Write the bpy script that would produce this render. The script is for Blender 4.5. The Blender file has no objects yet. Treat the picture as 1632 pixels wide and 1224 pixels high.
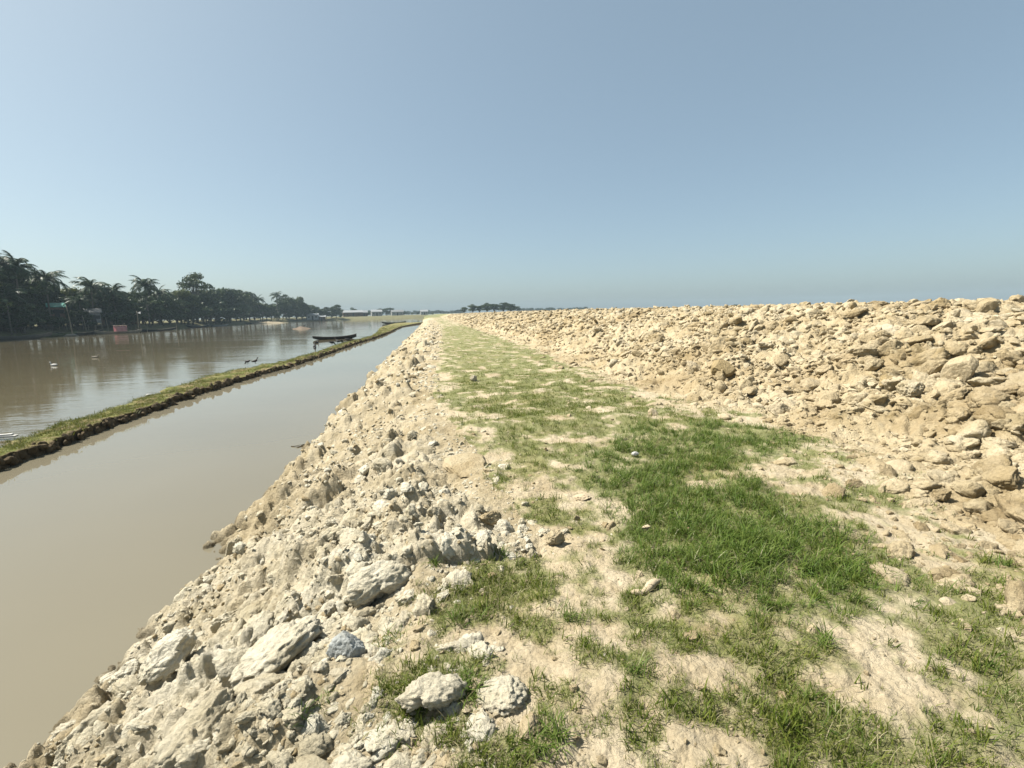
import bpy, bmesh, math, random
import numpy as np
from mathutils import Vector, Matrix, noise as mnoise

# ------------------------------------------------------------------ camera
sc = bpy.context.scene
F_PX, CX, CY = 755.0, 816.0, 612.0           # the photograph's own 1632 x 1224 pixels
EYE = np.array([0.0, 0.0, 1.6])
YAW, PITCH, ROLL = math.radians(9.55), math.radians(8.62), math.radians(1.3)
_f = np.array([math.sin(YAW)*math.cos(PITCH), math.cos(YAW)*math.cos(PITCH), -math.sin(PITCH)])
_r0 = np.array([math.cos(YAW), -math.sin(YAW), 0.0]); _u0 = np.cross(_r0, _f)
_r = _r0*math.cos(ROLL) - _u0*math.sin(ROLL)
_u = _u0*math.cos(ROLL) + _r0*math.sin(ROLL)
cd = bpy.data.cameras.new('camera'); cam = bpy.data.objects.new('camera', cd)
sc.collection.objects.link(cam); sc.camera = cam
cd.sensor_width = 36.0; cd.lens = 36.0*F_PX/1632.0
cd.clip_start = 0.05; cd.clip_end = 6000
M4 = Matrix.Identity(4)
for i in range(3):
    M4[i][0] = _r[i]; M4[i][1] = _u[i]; M4[i][2] = -_f[i]; M4[i][3] = EYE[i]
cam.matrix_world = M4

# ------------------------------------------------------------------ sky, sun, exposure
SUN_AZ, SUN_EL = math.radians(-72), math.radians(54)     # azimuth clockwise from +Y
w = bpy.data.worlds.new('World'); sc.world = w; w.use_nodes = True
nt = w.node_tree; bg = nt.nodes['Background']
sky = nt.nodes.new('ShaderNodeTexSky'); sky.sky_type = 'NISHITA'; sky.sun_disc = False
sky.sun_elevation = SUN_EL; sky.sun_rotation = SUN_AZ
sky.air_density = 0.80; sky.dust_density = 7.8; sky.ozone_density = 0.8; sky.altitude = 1500
wb = nt.nodes.new('ShaderNodeMix'); wb.data_type = 'RGBA'; wb.blend_type = 'MULTIPLY'; wb.inputs[0].default_value = 1.0
wb.inputs[7].default_value = (1.03, 1.065, 0.905, 1)          # the camera's white balance, the same over the whole sky
nt.links.new(sky.outputs[0], wb.inputs[6]); 
hz = nt.nodes.new('ShaderNodeMix'); hz.data_type = 'RGBA'; hz.inputs[0].default_value = 0.45; hz.inputs[7].default_value = (1.76, 2.36, 2.80, 1)   # even high haze
nt.links.new(wb.outputs[2], hz.inputs[6]); nt.links.new(hz.outputs[2], bg.inputs[0]); bg.inputs[1].default_value = 0.087
sl = bpy.data.lights.new('sun', 'SUN'); sl.energy = 5.0; sl.angle = math.radians(0.55); sl.color = (1.0, 0.95, 0.86)
so = bpy.data.objects.new('sun', sl); sc.collection.objects.link(so)
sdir = Vector((math.sin(SUN_AZ)*math.cos(SUN_EL), math.cos(SUN_AZ)*math.cos(SUN_EL), math.sin(SUN_EL)))
so.rotation_euler = (-sdir).to_track_quat('-Z', 'Y').to_euler(); so.location = (-40, 20, 60)
sc.view_settings.view_transform = 'Standard'; sc.view_settings.look = 'None'
sc.view_settings.gamma = 1.0; sc.view_settings.use_curve_mapping = False
sc.view_settings.exposure = 1.2
sc.cycles.use_denoising = True
sc.cycles.max_bounces = 6; sc.cycles.volume_bounces = 0; sc.cycles.transparent_max_bounces = 8

# ------------------------------------------------------------------ helpers
rng = np.random.default_rng(7)
C = sc.collection
WATER = -1.2
def ray(x, y):
    d = _f*F_PX + _r*(x-CX) + _u*(CY-y)
    return d/np.linalg.norm(d)
def at(x, y, z=0.0):
    d = ray(x, y); t = (z-EYE[2])/d[2]
    return EYE + d*t
def project(P):
    q = np.asarray(P, float)-EYE
    dz = q@_f
    return CX+F_PX*(q@_r)/dz, CY-F_PX*(q@_u)/dz, dz

def _hash(ix, iy, seed):
    h = (ix.astype(np.int64)*374761393 + iy.astype(np.int64)*668265263 + seed*982451653) & 0xffffffff
    h = ((h ^ (h >> 13))*1274126177) & 0xffffffff
    h = ((h ^ (h >> 16))*2246822519) & 0xffffffff
    return ((h ^ (h >> 15)) & 0xffffff)/float(0x1000000)
def noise2(x, y, seed=0):
    ix = np.floor(x); iy = np.floor(y); fx = x-ix; fy = y-iy
    ux = fx*fx*fx*(fx*(fx*6-15)+10); uy = fy*fy*fy*(fy*(fy*6-15)+10)
    def g(dx, dy):
        a = _hash(ix+dx, iy+dy, seed)*2*math.pi
        return np.cos(a)*(fx-dx)+np.sin(a)*(fy-dy)
    n0 = g(0, 0)*(1-ux)+g(1, 0)*ux; n1 = g(0, 1)*(1-ux)+g(1, 1)*ux
    return (n0*(1-uy)+n1*uy)*1.5
def fbm(x, y, octv=4, seed=0, gain=0.5):
    s = 0.0; a = 1.0
    for k in range(octv):
        s = s+a*noise2(x*2**k+17.3*k, y*2**k-9.1*k, seed+k); a *= gain
    return s
def clodfield(x, y, cell, seed, keep=0.75, lo=0.3, hi=0.62, flat=0.55, steep=3.2):
    """height of half-buried lumps on a jittered grid"""
    wx = x+cell*0.22*noise2(x/cell*2.3, y/cell*2.3, seed+50); wy = y+cell*0.22*noise2(x/cell*2.3+9, y/cell*2.3, seed+51)
    X = wx/cell; Y = wy/cell; ix = np.floor(X); iy = np.floor(Y)
    out = np.zeros_like(X)
    for dx in (-1, 0, 1):
        for dy in (-1, 0, 1):
            jx = ix+dx; jy = iy+dy
            cx = jx+_hash(jx, jy, seed); cy = jy+_hash(jx, jy, seed+1)
            k = _hash(jx, jy, seed+2) < keep
            rr = lo+(hi-lo)*_hash(jx, jy, seed+3); hh = rr*flat*(0.5+0.9*_hash(jx, jy, seed+4))
            a = _hash(jx, jy, seed+5)*math.pi; el = 1+0.7*_hash(jx, jy, seed+6)
            px = X-cx; py = Y-cy
            qx = (px*np.cos(a)+py*np.sin(a))/el; qy = (-px*np.sin(a)+py*np.cos(a))
            m = 0.6*np.hypot(qx, qy)+0.4*np.maximum(np.abs(qx), np.abs(qy))
            d = m/rr
            tilt = (qx*(_hash(jx, jy, seed+7)-0.5)+qy*(_hash(jx, jy, seed+8)-0.5))*0.8
            dome = (hh+tilt)*np.clip(steep*(1-d), 0, 1)**0.65
            out = np.maximum(out, np.where(k & (d < 1), dome, 0))
    return out*cell
def sstep(a, b, x):
    t = np.clip((x-a)/(b-a), 0, 1); return t*t*(3-2*t)

# ------------------------------------------------------------------ objects, names
def props(o, label=None, cat=None, group=None, kind=None):
    if label: o['label'] = label
    if cat: o['category'] = cat
    if group: o['group'] = group
    if kind: o['kind'] = kind
    return o
def link(name, data, parent=None, loc=None, rot=None, scale=None):
    o = bpy.data.objects.new(name, data); C.objects.link(o)
    if parent is not None: o.parent = parent
    if loc is not None: o.location = loc
    if rot is not None: o.rotation_euler = rot
    if scale is not None: o.scale = scale if hasattr(scale, '__len__') else (scale,)*3
    return o
def empty(name, loc=(0, 0, 0), rz=0.0, scale=1.0):
    o = link(name, None, None, loc, (0, 0, rz), scale); o.empty_display_size = 0.2; return o
def mesh_np(name, V, Fq, mat=None, smooth=True, attrs=None, tris=None):
    """mesh from numpy vertices, quads and triangles"""
    V = np.asarray(V, np.float32).reshape(-1, 3)
    Fq = np.asarray(Fq, np.int32).reshape(-1, 4) if Fq is not None and len(Fq) else np.zeros((0, 4), np.int32)
    T = np.asarray(tris, np.int32).reshape(-1, 3) if tris is not None and len(tris) else np.zeros((0, 3), np.int32)
    me = bpy.data.meshes.new(name); me.vertices.add(len(V)); me.vertices.foreach_set('co', V.ravel())
    nl = Fq.size+T.size; me.loops.add(nl)
    me.loops.foreach_set('vertex_index', np.concatenate([Fq.ravel(), T.ravel()]))
    me.polygons.add(len(Fq)+len(T))
    me.polygons.foreach_set('loop_start', np.concatenate([np.arange(len(Fq))*4, Fq.size+np.arange(len(T))*3]).astype(np.int32))
    me.polygons.foreach_set('use_smooth', np.full(len(Fq)+len(T), smooth))
    me.update(calc_edges=True)
    for k, v in (attrs or {}).items():
        a = me.attributes.new(k, 'FLOAT', 'POINT'); a.data.foreach_set('value', np.asarray(v, np.float32))
    if mat: me.materials.append(mat)
    me.validate()
    return me
class MB:
    """collects simple shapes into one mesh"""
    def __init__(s): s.V = []; s.F = []; s.T = []; s.n = 0
    def add(s, V, F=(), T=()):
        s.V.append(np.asarray(V, float).reshape(-1, 3))
        if len(F): s.F.append(np.asarray(F, int).reshape(-1, 4)+s.n)
        if len(T): s.T.append(np.asarray(T, int).reshape(-1, 3)+s.n)
        s.n += len(s.V[-1])
    def box(s, c, size, rz=0.0):
        x, y, z = np.array(size)/2
        V = np.array([[-x,-y,-z],[x,-y,-z],[x,y,-z],[-x,y,-z],[-x,-y,z],[x,-y,z],[x,y,z],[-x,y,z]])
        ca, sa = math.cos(rz), math.sin(rz)
        V = V@np.array([[ca, sa, 0], [-sa, ca, 0], [0, 0, 1]])+np.array(c)
        s.add(V, [[0,3,2,1],[4,5,6,7],[0,1,5,4],[1,2,6,5],[2,3,7,6],[3,0,4,7]])
    def tube(s, pts, rad, n=8, sx=1.0):
        pts = np.asarray(pts, float); rad = np.broadcast_to(np.asarray(rad, float), (len(pts),))
        V = []; up = np.array([0.13, 0.07, 1.0])
        for i, p in enumerate(pts):
            t = pts[min(i+1, len(pts)-1)]-pts[max(i-1, 0)]; t = t/np.linalg.norm(t)
            a = np.cross(t, up)
            if np.linalg.norm(a) < 0.15: a = np.cross(t, np.array([1, 0.2, 0]))
            a /= np.linalg.norm(a); b = np.cross(a, t)
            for k in range(n):
                th = 2*math.pi*k/n
                V.append(p+rad[i]*(math.cos(th)*a*sx+math.sin(th)*b))
        m = len(pts); F = []; T = []
        for i in range(m-1):
            for k in range(n):
                F.append([i*n+k, i*n+(k+1) % n, (i+1)*n+(k+1) % n, (i+1)*n+k])
        V.append(pts[0]); V.append(pts[-1]); e0 = m*n; e1 = e0+1
        for k in range(n):
            T.append([e0, (k+1) % n, k]); T.append([e1, (m-1)*n+k, (m-1)*n+(k+1) % n])
        s.add(V, F, T)
    def mesh(s, name, mat, smooth=False):
        return mesh_np(name, np.concatenate(s.V), np.concatenate(s.F) if s.F else None, mat, smooth, None, np.concatenate(s.T) if s.T else None)

# ------------------------------------------------------------------ materials
def newmat(name):
    m = bpy.data.materials.new(name); m.use_nodes = True
    n = m.node_tree; b = n.nodes['Principled BSDF']; return m, n, b
def N(n, t, **kw):
    o = n.nodes.new(t)
    for k, v in kw.items():
        if k.startswith('i_'):
            key = k[2:]; key = int(key) if key.isdigit() else key.replace('_', ' ')
            o.inputs[key].default_value = v
        else: setattr(o, k, v)
    return o
def ramp(n, src, stops):
    r = n.nodes.new('ShaderNodeValToRGB'); e = r.color_ramp.elements
    while len(e) < len(stops): e.new(0.5)
    for k, (p, c) in enumerate(stops):
        e[k].position = p; e[k].color = (*c, 1) if len(c) == 3 else c
    n.links.new(src, r.inputs[0]); return r
def mix(n, fac, a, b, mode='MIX'):
    m = n.nodes.new('ShaderNodeMix'); m.data_type = 'RGBA'; m.blend_type = mode
    for s, v in ((m.inputs[0], fac), (m.inputs[6], a), (m.inputs[7], b)):
        if hasattr(v, 'is_linked') or hasattr(v, 'links'): n.links.new(v, s)
        elif isinstance(v, (int, float)): s.default_value = v
        else: s.default_value = (*v, 1)
    return m.outputs[2]
def math_(n, op, a, b=0.0, clamp=False):
    m = n.nodes.new('ShaderNodeMath'); m.operation = op; m.use_clamp = clamp
    for s, v in ((m.inputs[0], a), (m.inputs[1], b)):
        if isinstance(v, (int, float)): s.default_value = v
        else: n.links.new(v, s)
    return m.outputs[0]
def noiset(n, vec, scale, detail=4, rough=0.55, dist=0.0):
    t = N(n, 'ShaderNodeTexNoise'); t.inputs['Scale'].default_value = scale; t.inputs['Detail'].default_value = detail
    t.inputs['Roughness'].default_value = rough; t.inputs['Distortion'].default_value = dist
    n.links.new(vec, t.inputs['Vector']); return t.outputs[0]

TAN_A, TAN_B, TAN_C = (0.63, 0.535, 0.375), (0.555, 0.46, 0.305), (0.40, 0.315, 0.185)
PALE_A, PALE_B, PALE_C = (0.78, 0.725, 0.58), (0.70, 0.635, 0.475), (0.50, 0.435, 0.295)
def soil_mat(name, ca, cb, cc, pale=None, green=False, rnd=0.0, bump=1.0, fine=1.0, damp=0.0):
    K = 0.59; ca, cb, cc = (tuple(v*K for v in c) for c in (ca, cb, cc)); pale = tuple(tuple(v*K for v in c) for c in pale) if pale else None
    m, n, b = newmat(name)
    pos = N(n, 'ShaderNodeNewGeometry').outputs['Position']
    big = noiset(n, pos, 0.9, 5, 0.6); mid = noiset(n, pos, 5.5, 6, 0.62, 0.4); fin = noiset(n, pos, 55, 5, 0.65)
    col = ramp(n, math_(n, 'ADD', math_(n, 'MULTIPLY', big, 0.55), math_(n, 'MULTIPLY', mid, 0.45)),
               [(0.34, cc), (0.46, cb), (0.56, ca), (0.68, tuple(min(1, c*1.07) for c in ca))]).outputs[0]
    if pale:
        at_ = N(n, 'ShaderNodeAttribute', attribute_name='clay')
        pcol = ramp(n, math_(n, 'ADD', math_(n, 'MULTIPLY', big, 0.4), math_(n, 'MULTIPLY', mid, 0.6)),
                    [(0.34, pale[2]), (0.45, pale[1]), (0.57, pale[0]), (0.7, tuple(c*1.06 for c in pale[0]))]).outputs[0]
        col = mix(n, at_.outputs['Fac'], col, pcol)
        # damp dark mud (an attribute of the place: the foot of the bank stands in water)
        wet = N(n, 'ShaderNodeAttribute', attribute_name='wet')
        col = mix(n, wet.outputs['Fac'], col, (0.075, 0.06, 0.034))
    grain = ramp(n, fin, [(0.28, (0.72, 0.70, 0.67)), (0.5, (1, 1, 1)), (0.72, (1.1, 1.1, 1.1))]).outputs[0]
    col = mix(n, 0.8, col, grain, 'MULTIPLY')
    if damp:
        dm = ramp(n, noiset(n, pos, 0.42, 5, 0.6, 0.8), [(0.36, (0.60, 0.53, 0.42)), (0.47, (0.86, 0.82, 0.74)), (0.55, (1, 1, 1))]).outputs[0]
        col = mix(n, damp, col, dm, 'MULTIPLY')
    if rnd:
        oi = N(n, 'ShaderNodeObjectInfo')
        rr = ramp(n, oi.outputs['Random'], [(0.0, (0.70, 0.66, 0.58)), (0.25, (0.94, 0.92, 0.87)), (0.6, (1, 1, 1)), (0.85, (1.08, 1.08, 1.07)), (1.0, (0.98, 1.02, 1.07))]).outputs[0]
        col = mix(n, rnd, col, rr, 'MULTIPLY')
    if green:
        ga = N(n, 'ShaderNodeAttribute', attribute_name='green')
        gn = noiset(n, pos, 7, 6, 0.7)
        gm = math_(n, 'SUBTRACT', math_(n, 'MULTIPLY', ga.outputs['Fac'], 1.9), math_(n, 'MULTIPLY', gn, 1.25))
        gm = math_(n, 'MULTIPLY', gm, 1.6, True)
        gcol = ramp(n, noiset(n, pos, 1.6, 5, 0.6), [(0.3, (0.15, 0.14, 0.045)), (0.45, (0.10, 0.12, 0.024)), (0.6, (0.07, 0.10, 0.016)), (0.75, (0.11, 0.125, 0.03))]).outputs[0]
        col = mix(n, math_(n, 'MULTIPLY', gm, 0.7), col, gcol)
    n.links.new(col, b.inputs['Base Color'])
    b.inputs['Roughness'].default_value = 0.95; b.inputs['Specular IOR Level'].default_value = 0.15
    h1 = noiset(n, pos, 22, 8, 0.68, 0.3); h2 = noiset(n, pos, 90, 6, 0.7)
    vo = N(n, 'ShaderNodeTexVoronoi', feature='F1'); vo.inputs['Scale'].default_value = 34; n.links.new(pos, vo.inputs['Vector'])
    hh = math_(n, 'ADD', math_(n, 'MULTIPLY', h1, 0.034*bump), math_(n, 'ADD', math_(n, 'MULTIPLY', h2, 0.006*fine), math_(n, 'MULTIPLY', vo.outputs['Distance'], -0.006*fine)))
    bp = N(n, 'ShaderNodeBump'); bp.inputs['Strength'].default_value = 0.9; bp.inputs['Distance'].default_value = 1.0
    n.links.new(hh, bp.inputs['Height']); n.links.new(bp.outputs[0], b.inputs['Normal'])
    return m
M_GROUND = soil_mat('ground_soil', TAN_A, TAN_B, TAN_C, green=True, bump=0.9, fine=1.6)
M_BANK = soil_mat('bank_clay', (0.56, 0.475, 0.32), (0.48, 0.395, 0.25), (0.33, 0.265, 0.15), pale=(PALE_A, PALE_B, PALE_C), bump=1.4, damp=0.25)
M_DIKE = soil_mat('embankment_soil', (0.625, 0.53, 0.355), (0.545, 0.445, 0.28), (0.34, 0.265, 0.14), bump=1.3, damp=0.55)
M_CLODT = soil_mat('clod_tan', (0.66, 0.565, 0.395), (0.575, 0.48, 0.315), (0.39, 0.31, 0.175), rnd=0.9, bump=1.2, damp=0.55)
M_CLODP = soil_mat('clod_pale', PALE_A, PALE_B, PALE_C, rnd=0.7, bump=1.3)
M_CLODG = soil_mat('clod_blue_grey', (0.58, 0.61, 0.59), (0.48, 0.50, 0.48), (0.50, 0.47, 0.37), bump=0.8)
M_CLODO = soil_mat('clod_ochre', (0.46, 0.36, 0.20), (0.38, 0.29, 0.15), (0.26, 0.19, 0.10), bump=0.8)
M_SMOOTH = soil_mat('smooth_dry_mud', (0.64, 0.53, 0.37), (0.60, 0.485, 0.325), (0.52, 0.41, 0.265), bump=0.25, fine=0.5)
M_BERM = soil_mat('berm_soil', (0.34, 0.27, 0.14), (0.26, 0.21, 0.10), (0.17, 0.14, 0.06), green=True, bump=0.8)
M_MUD = soil_mat('wet_mud', (0.20, 0.15, 0.09), (0.14, 0.105, 0.06), (0.09, 0.07, 0.04), bump=1.0)
M_MUDPINK = soil_mat('mud_bar_soil', (0.24, 0.19, 0.145), (0.19, 0.15, 0.11), (0.13, 0.10, 0.075), bump=1.0)
M_SHORE = soil_mat('shore_soil', (0.26, 0.22, 0.14), (0.17, 0.145, 0.085), (0.09, 0.08, 0.045), green=True, bump=1.0)
M_SAND = soil_mat('sand_bar_soil', (0.42, 0.36, 0.25), (0.37, 0.31, 0.21), (0.28, 0.24, 0.16), bump=0.5)

def leaf_mat(name, c0, c1, c2, dry=(0.42, 0.37, 0.2), trans=0.35, rough=0.55, K=1.0):
    c0, c1, c2, dry = (tuple(v*K for v in c) for c in (c0, c1, c2, dry))
    m, n, b = newmat(name)
    tone = N(n, 'ShaderNodeAttribute', attribute_name='tone').outputs['Fac']
    oi = N(n, 'ShaderNodeObjectInfo').outputs['Random']
    f = math_(n, 'ADD', math_(n, 'MULTIPLY', tone, 0.65), math_(n, 'MULTIPLY', oi, 0.35))
    col = ramp(n, f, [(0.05, c0), (0.42, c1), (0.74, c2), (0.86, c2), (0.93, dry)]).outputs[0]
    n.links.new(col, b.inputs['Base Color']); b.inputs['Roughness'].default_value = rough
    b.inputs['Specular IOR Level'].default_value = 0.18
    tr = N(n, 'ShaderNodeBsdfTranslucent'); n.links.new(col, tr.inputs['Color'])
    mx = N(n, 'ShaderNodeMixShader'); mx.inputs[0].default_value = trans
    n.links.new(b.outputs[0], mx.inputs[1]); n.links.new(tr.outputs[0], mx.inputs[2])
    n.links.new(mx.outputs[0], n.nodes['Material Output'].inputs[0]); return m
M_GRASSL = leaf_mat('long_grass', (0.045, 0.088, 0.011), (0.085, 0.14, 0.019), (0.145, 0.19, 0.042), dry=(0.38, 0.37, 0.23), K=0.88)
M_GRASSS = leaf_mat('short_grass', (0.068, 0.108, 0.012), (0.118, 0.155, 0.022), (0.185, 0.20, 0.042), dry=(0.30, 0.26, 0.14), K=0.84)
M_DRY = leaf_mat('dry_stalks', (0.22, 0.18, 0.09), (0.30, 0.26, 0.14), (0.36, 0.32, 0.19), dry=(0.4, 0.36, 0.22), K=0.8)
M_GRASSB = leaf_mat('berm_grass', (0.07, 0.09, 0.014), (0.11, 0.13, 0.02), (0.16, 0.165, 0.035), dry=(0.22, 0.17, 0.07), K=0.8)
M_LEAFD = leaf_mat('leaf_dark', (0.018, 0.034, 0.014), (0.032, 0.055, 0.02), (0.055, 0.085, 0.03), dry=(0.09, 0.10, 0.04), trans=0.10, K=0.76)
M_LEAFM = leaf_mat('leaf_mid', (0.025, 0.045, 0.016), (0.045, 0.075, 0.024), (0.075, 0.11, 0.035), dry=(0.12, 0.12, 0.05), trans=0.12, K=0.76)
M_LEAFL = leaf_mat('leaf_light', (0.06, 0.085, 0.02), (0.10, 0.13, 0.03), (0.15, 0.17, 0.045), dry=(0.2, 0.18, 0.07), trans=0.3, K=0.62)
M_PALM = leaf_mat('palm_leaf', (0.02, 0.042, 0.02), (0.038, 0.068, 0.028), (0.065, 0.10, 0.04), dry=(0.16, 0.14, 0.07), trans=0.12, rough=0.5, K=0.76)
def plain(name, c, rough=0.7, var=0.25, scale=6.0, metal=0.0, stretch=None, spec=0.4):
    m, n, b = newmat(name); c = tuple(v*0.54 for v in c)
    tc = N(n, 'ShaderNodeTexCoord').outputs['Object']
    if stretch:
        mp = N(n, 'ShaderNodeMapping'); mp.inputs['Scale'].default_value = stretch; n.links.new(tc, mp.inputs[0]); tc = mp.outputs[0]
    t = noiset(n, tc, scale, 6, 0.65)
    col = ramp(n, t, [(0.3, tuple(x*(1-var) for x in c)), (0.7, tuple(min(1, x*(1+var*0.6)) for x in c))]).outputs[0]
    n.links.new(col, b.inputs['Base Color']); b.inputs['Roughness'].default_value = rough; b.inputs['Metallic'].default_value = metal
    b.inputs['Specular IOR Level'].default_value = spec
    bp = N(n, 'ShaderNodeBump'); bp.inputs['Strength'].default_value = 0.4; bp.inputs['Distance'].default_value = 0.02
    n.links.new(t, bp.inputs['Height']); n.links.new(bp.outputs[0], b.inputs['Normal']); return m
M_BARK = plain('bark', (0.13, 0.11, 0.085), 0.9, 0.4, 8, stretch=(1, 1, 0.25))
M_PBARK = plain('palm_bark', (0.20, 0.18, 0.15), 0.9, 0.35, 5, stretch=(0.4, 0.4, 6))
M_TAR = plain('tarred_wood', (0.022, 0.02, 0.018), 0.55, 0.4, 3, stretch=(0.3, 4, 4))
M_TARIN = plain('boat_inside', (0.07, 0.06, 0.045), 0.75, 0.4, 3, stretch=(0.3, 4, 4))
M_WOODG = plain('grey_wood', (0.20, 0.18, 0.145), 0.8, 0.4, 3, stretch=(0.3, 4, 4))
M_WOODP = plain('pale_wood', (0.42, 0.37, 0.28), 0.75, 0.3, 3, stretch=(0.3, 4, 4))
M_GREENP = plain('faded_green_paint', (0.16, 0.19, 0.07), 0.6, 0.35, 3)
M_BAMBOO = plain('bamboo', (0.36, 0.31, 0.21), 0.6, 0.35, 5, stretch=(1, 1, 0.5))
M_PINK = leaf_mat('pink_cloth', (0.95, 0.55, 0.57), (0.95, 0.6, 0.62), (0.95, 0.65, 0.67), (0.95, 0.7, 0.7), 0.55, 0.9, K=0.76)
M_TEAL = plain('teal_tarp', (0.03, 0.36, 0.29), 0.45, 0.3, 3)
M_TIN = plain('corrugated_tin', (0.36, 0.37, 0.37), 0.5, 0.35, 4, 0.3)
M_TINW = plain('white_tin', (0.42, 0.44, 0.45), 0.5, 0.2, 4)
M_WALLW = plain('white_wall', (0.52, 0.52, 0.50), 0.9, 0.15, 1)
M_WALLB = plain('brown_wall', (0.20, 0.13, 0.09), 0.9, 0.3, 2)
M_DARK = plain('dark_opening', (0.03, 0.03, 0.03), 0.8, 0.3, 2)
M_FEATHD = plain('dark_feathers', (0.018, 0.017, 0.017), 0.6, 0.4, 20)
M_FEATHW = plain('white_feathers', (0.75, 0.74, 0.70), 0.7, 0.15, 20)
M_BILL = plain('bill', (0.35, 0.20, 0.05), 0.5, 0.2, 20)
M_FLOAT = plain('white_plank', (0.70, 0.69, 0.65), 0.7, 0.2, 4)

def water_mat(name, murk, ripple, rip_scale, bands=False, rough=0.03):
    m, n, b = newmat(name)
    pos = N(n, 'ShaderNodeNewGeometry').outputs['Position']
    big = noiset(n, pos, 0.12, 3, 0.5)
    col = ramp(n, big, [(0.3, tuple(c*0.9 for c in murk)), (0.7, tuple(c*1.08 for c in murk))]).outputs[0]
    n.links.new(col, b.inputs['Base Color']); b.inputs['Roughness'].default_value = rough; b.inputs['IOR'].default_value = 1.333
    mp = N(n, 'ShaderNodeMapping'); n.links.new(pos, mp.inputs[0]); mp.inputs['Rotation'].default_value = (0, 0, math.radians(20)); mp.inputs['Scale'].default_value = (0.55, 1.6, 1)
    r1 = noiset(n, mp.outputs[0], rip_scale, 3, 0.5, 0.2)
    r2 = noiset(n, mp.outputs[0], rip_scale*0.22, 2, 0.5)
    h = math_(n, 'ADD', r1, math_(n, 'MULTIPLY', r2, 2.2))
    if bands:
        m2 = N(n, 'ShaderNodeMapping'); n.links.new(pos, m2.inputs[0]); m2.inputs['Rotation'].default_value = (0, 0, math.radians(33)); m2.inputs['Scale'].default_value = (0.012, 0.16, 1)
        bn = noiset(n, m2.outputs[0], 1.0, 3, 0.55, 0.6)
        k = ramp(n, bn, [(0.38, (0.25, 0.25, 0.25)), (0.52, (0.9, 0.9, 0.9)), (0.6, (1.3, 1.3, 1.3)), (0.64, (2.6, 2.6, 2.6))]).outputs[0]
        h = math_(n, 'MULTIPLY', h, k)
    bp = N(n, 'ShaderNodeBump'); bp.inputs['Strength'].default_value = 1.0; bp.inputs['Distance'].default_value = ripple
    n.links.new(h, bp.inputs['Height']); n.links.new(bp.outputs[0], b.inputs['Normal']); return m
M_RIVER = water_mat('river_water', (0.100, 0.084, 0.050), 0.0038, 3.2, True, 0.05)
M_CANAL = water_mat('canal_water', (0.142, 0.127, 0.090), 0.0014, 1.5)

# ------------------------------------------------------------------ the lie of the land
def edge_fn(pts, z=0.0):
    P = np.array([at(x, y, z) for x, y in pts]); P = P[np.argsort(P[:, 1])]
    return lambda v: np.interp(v, P[:, 1], P[:, 0])
# where the cloddy bank gives way to grass, and where the embankment's toe lies
uE = edge_fn([(690, 1224), (660, 1150), (612, 1060), (660, 960), (700, 900), (860, 880), (840, 830), (800, 780), (740, 705), (700, 660), (690, 620), (695, 580), (700, 555), (703, 535), (700, 520)])
uT = edge_fn([(1632, 890), (1500, 800), (1400, 742), (1330, 704), (1200, 668), (1050, 634), (960, 604), (880, 566), (800, 538), (745, 520)])
_sh = [(-420, 600), (-260, 574), (-100, 552), (0, 541), (100, 534.5), (200, 530), (330, 520.5), (405, 515.5), (460, 513.2), (520, 511.2), (560, 510), (620, 508.4), (660, 507.4), (690, 506.4)]
_shp = np.array([at(x, y, WATER) for x, y in _sh])
_sa = np.arctan2(_shp[:, 0], _shp[:, 1]); _srr = np.hypot(_shp[:, 0], _shp[:, 1])
def shore_r(a): return np.interp(a, _sa, _srr)
_bc = [(0, 748), (77, 720), (154, 689), (232, 660), (309, 631), (420, 596), (460, 586), (497, 573.5), (533, 560.5), (570, 547.5), (595, 540), (622, 530), (631, 525), (641, 521), (655, 518.5)]
_br = [(0, 700), (51, 688), (129, 660), (232, 627), (309, 598), (420, 578.5), (460, 570), (499, 560), (529, 549), (570, 539), (594, 533), (600, 526), (604, 520), (625, 514.5), (645, 511)]
_bcp = np.array([at(x, y, WATER) for x, y in _bc]); _brp = np.array([at(x, y, WATER+0.22) for x, y in _br])
def u_canal(v):
    return np.where(v < _bcp[0, 1], _bcp[0, 0]-0.05*(_bcp[0, 1]-v), np.interp(v, np.append(_bcp[:, 1], 150), np.append(_bcp[:, 0], -2.0)))
def u_river(v):
    return np.where(v < _brp[0, 1], _brp[0, 0]-0.05*(_brp[0, 1]-v), np.interp(v, np.append(_brp[:, 1], 420), np.append(_brp[:, 0], -9)))

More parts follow.
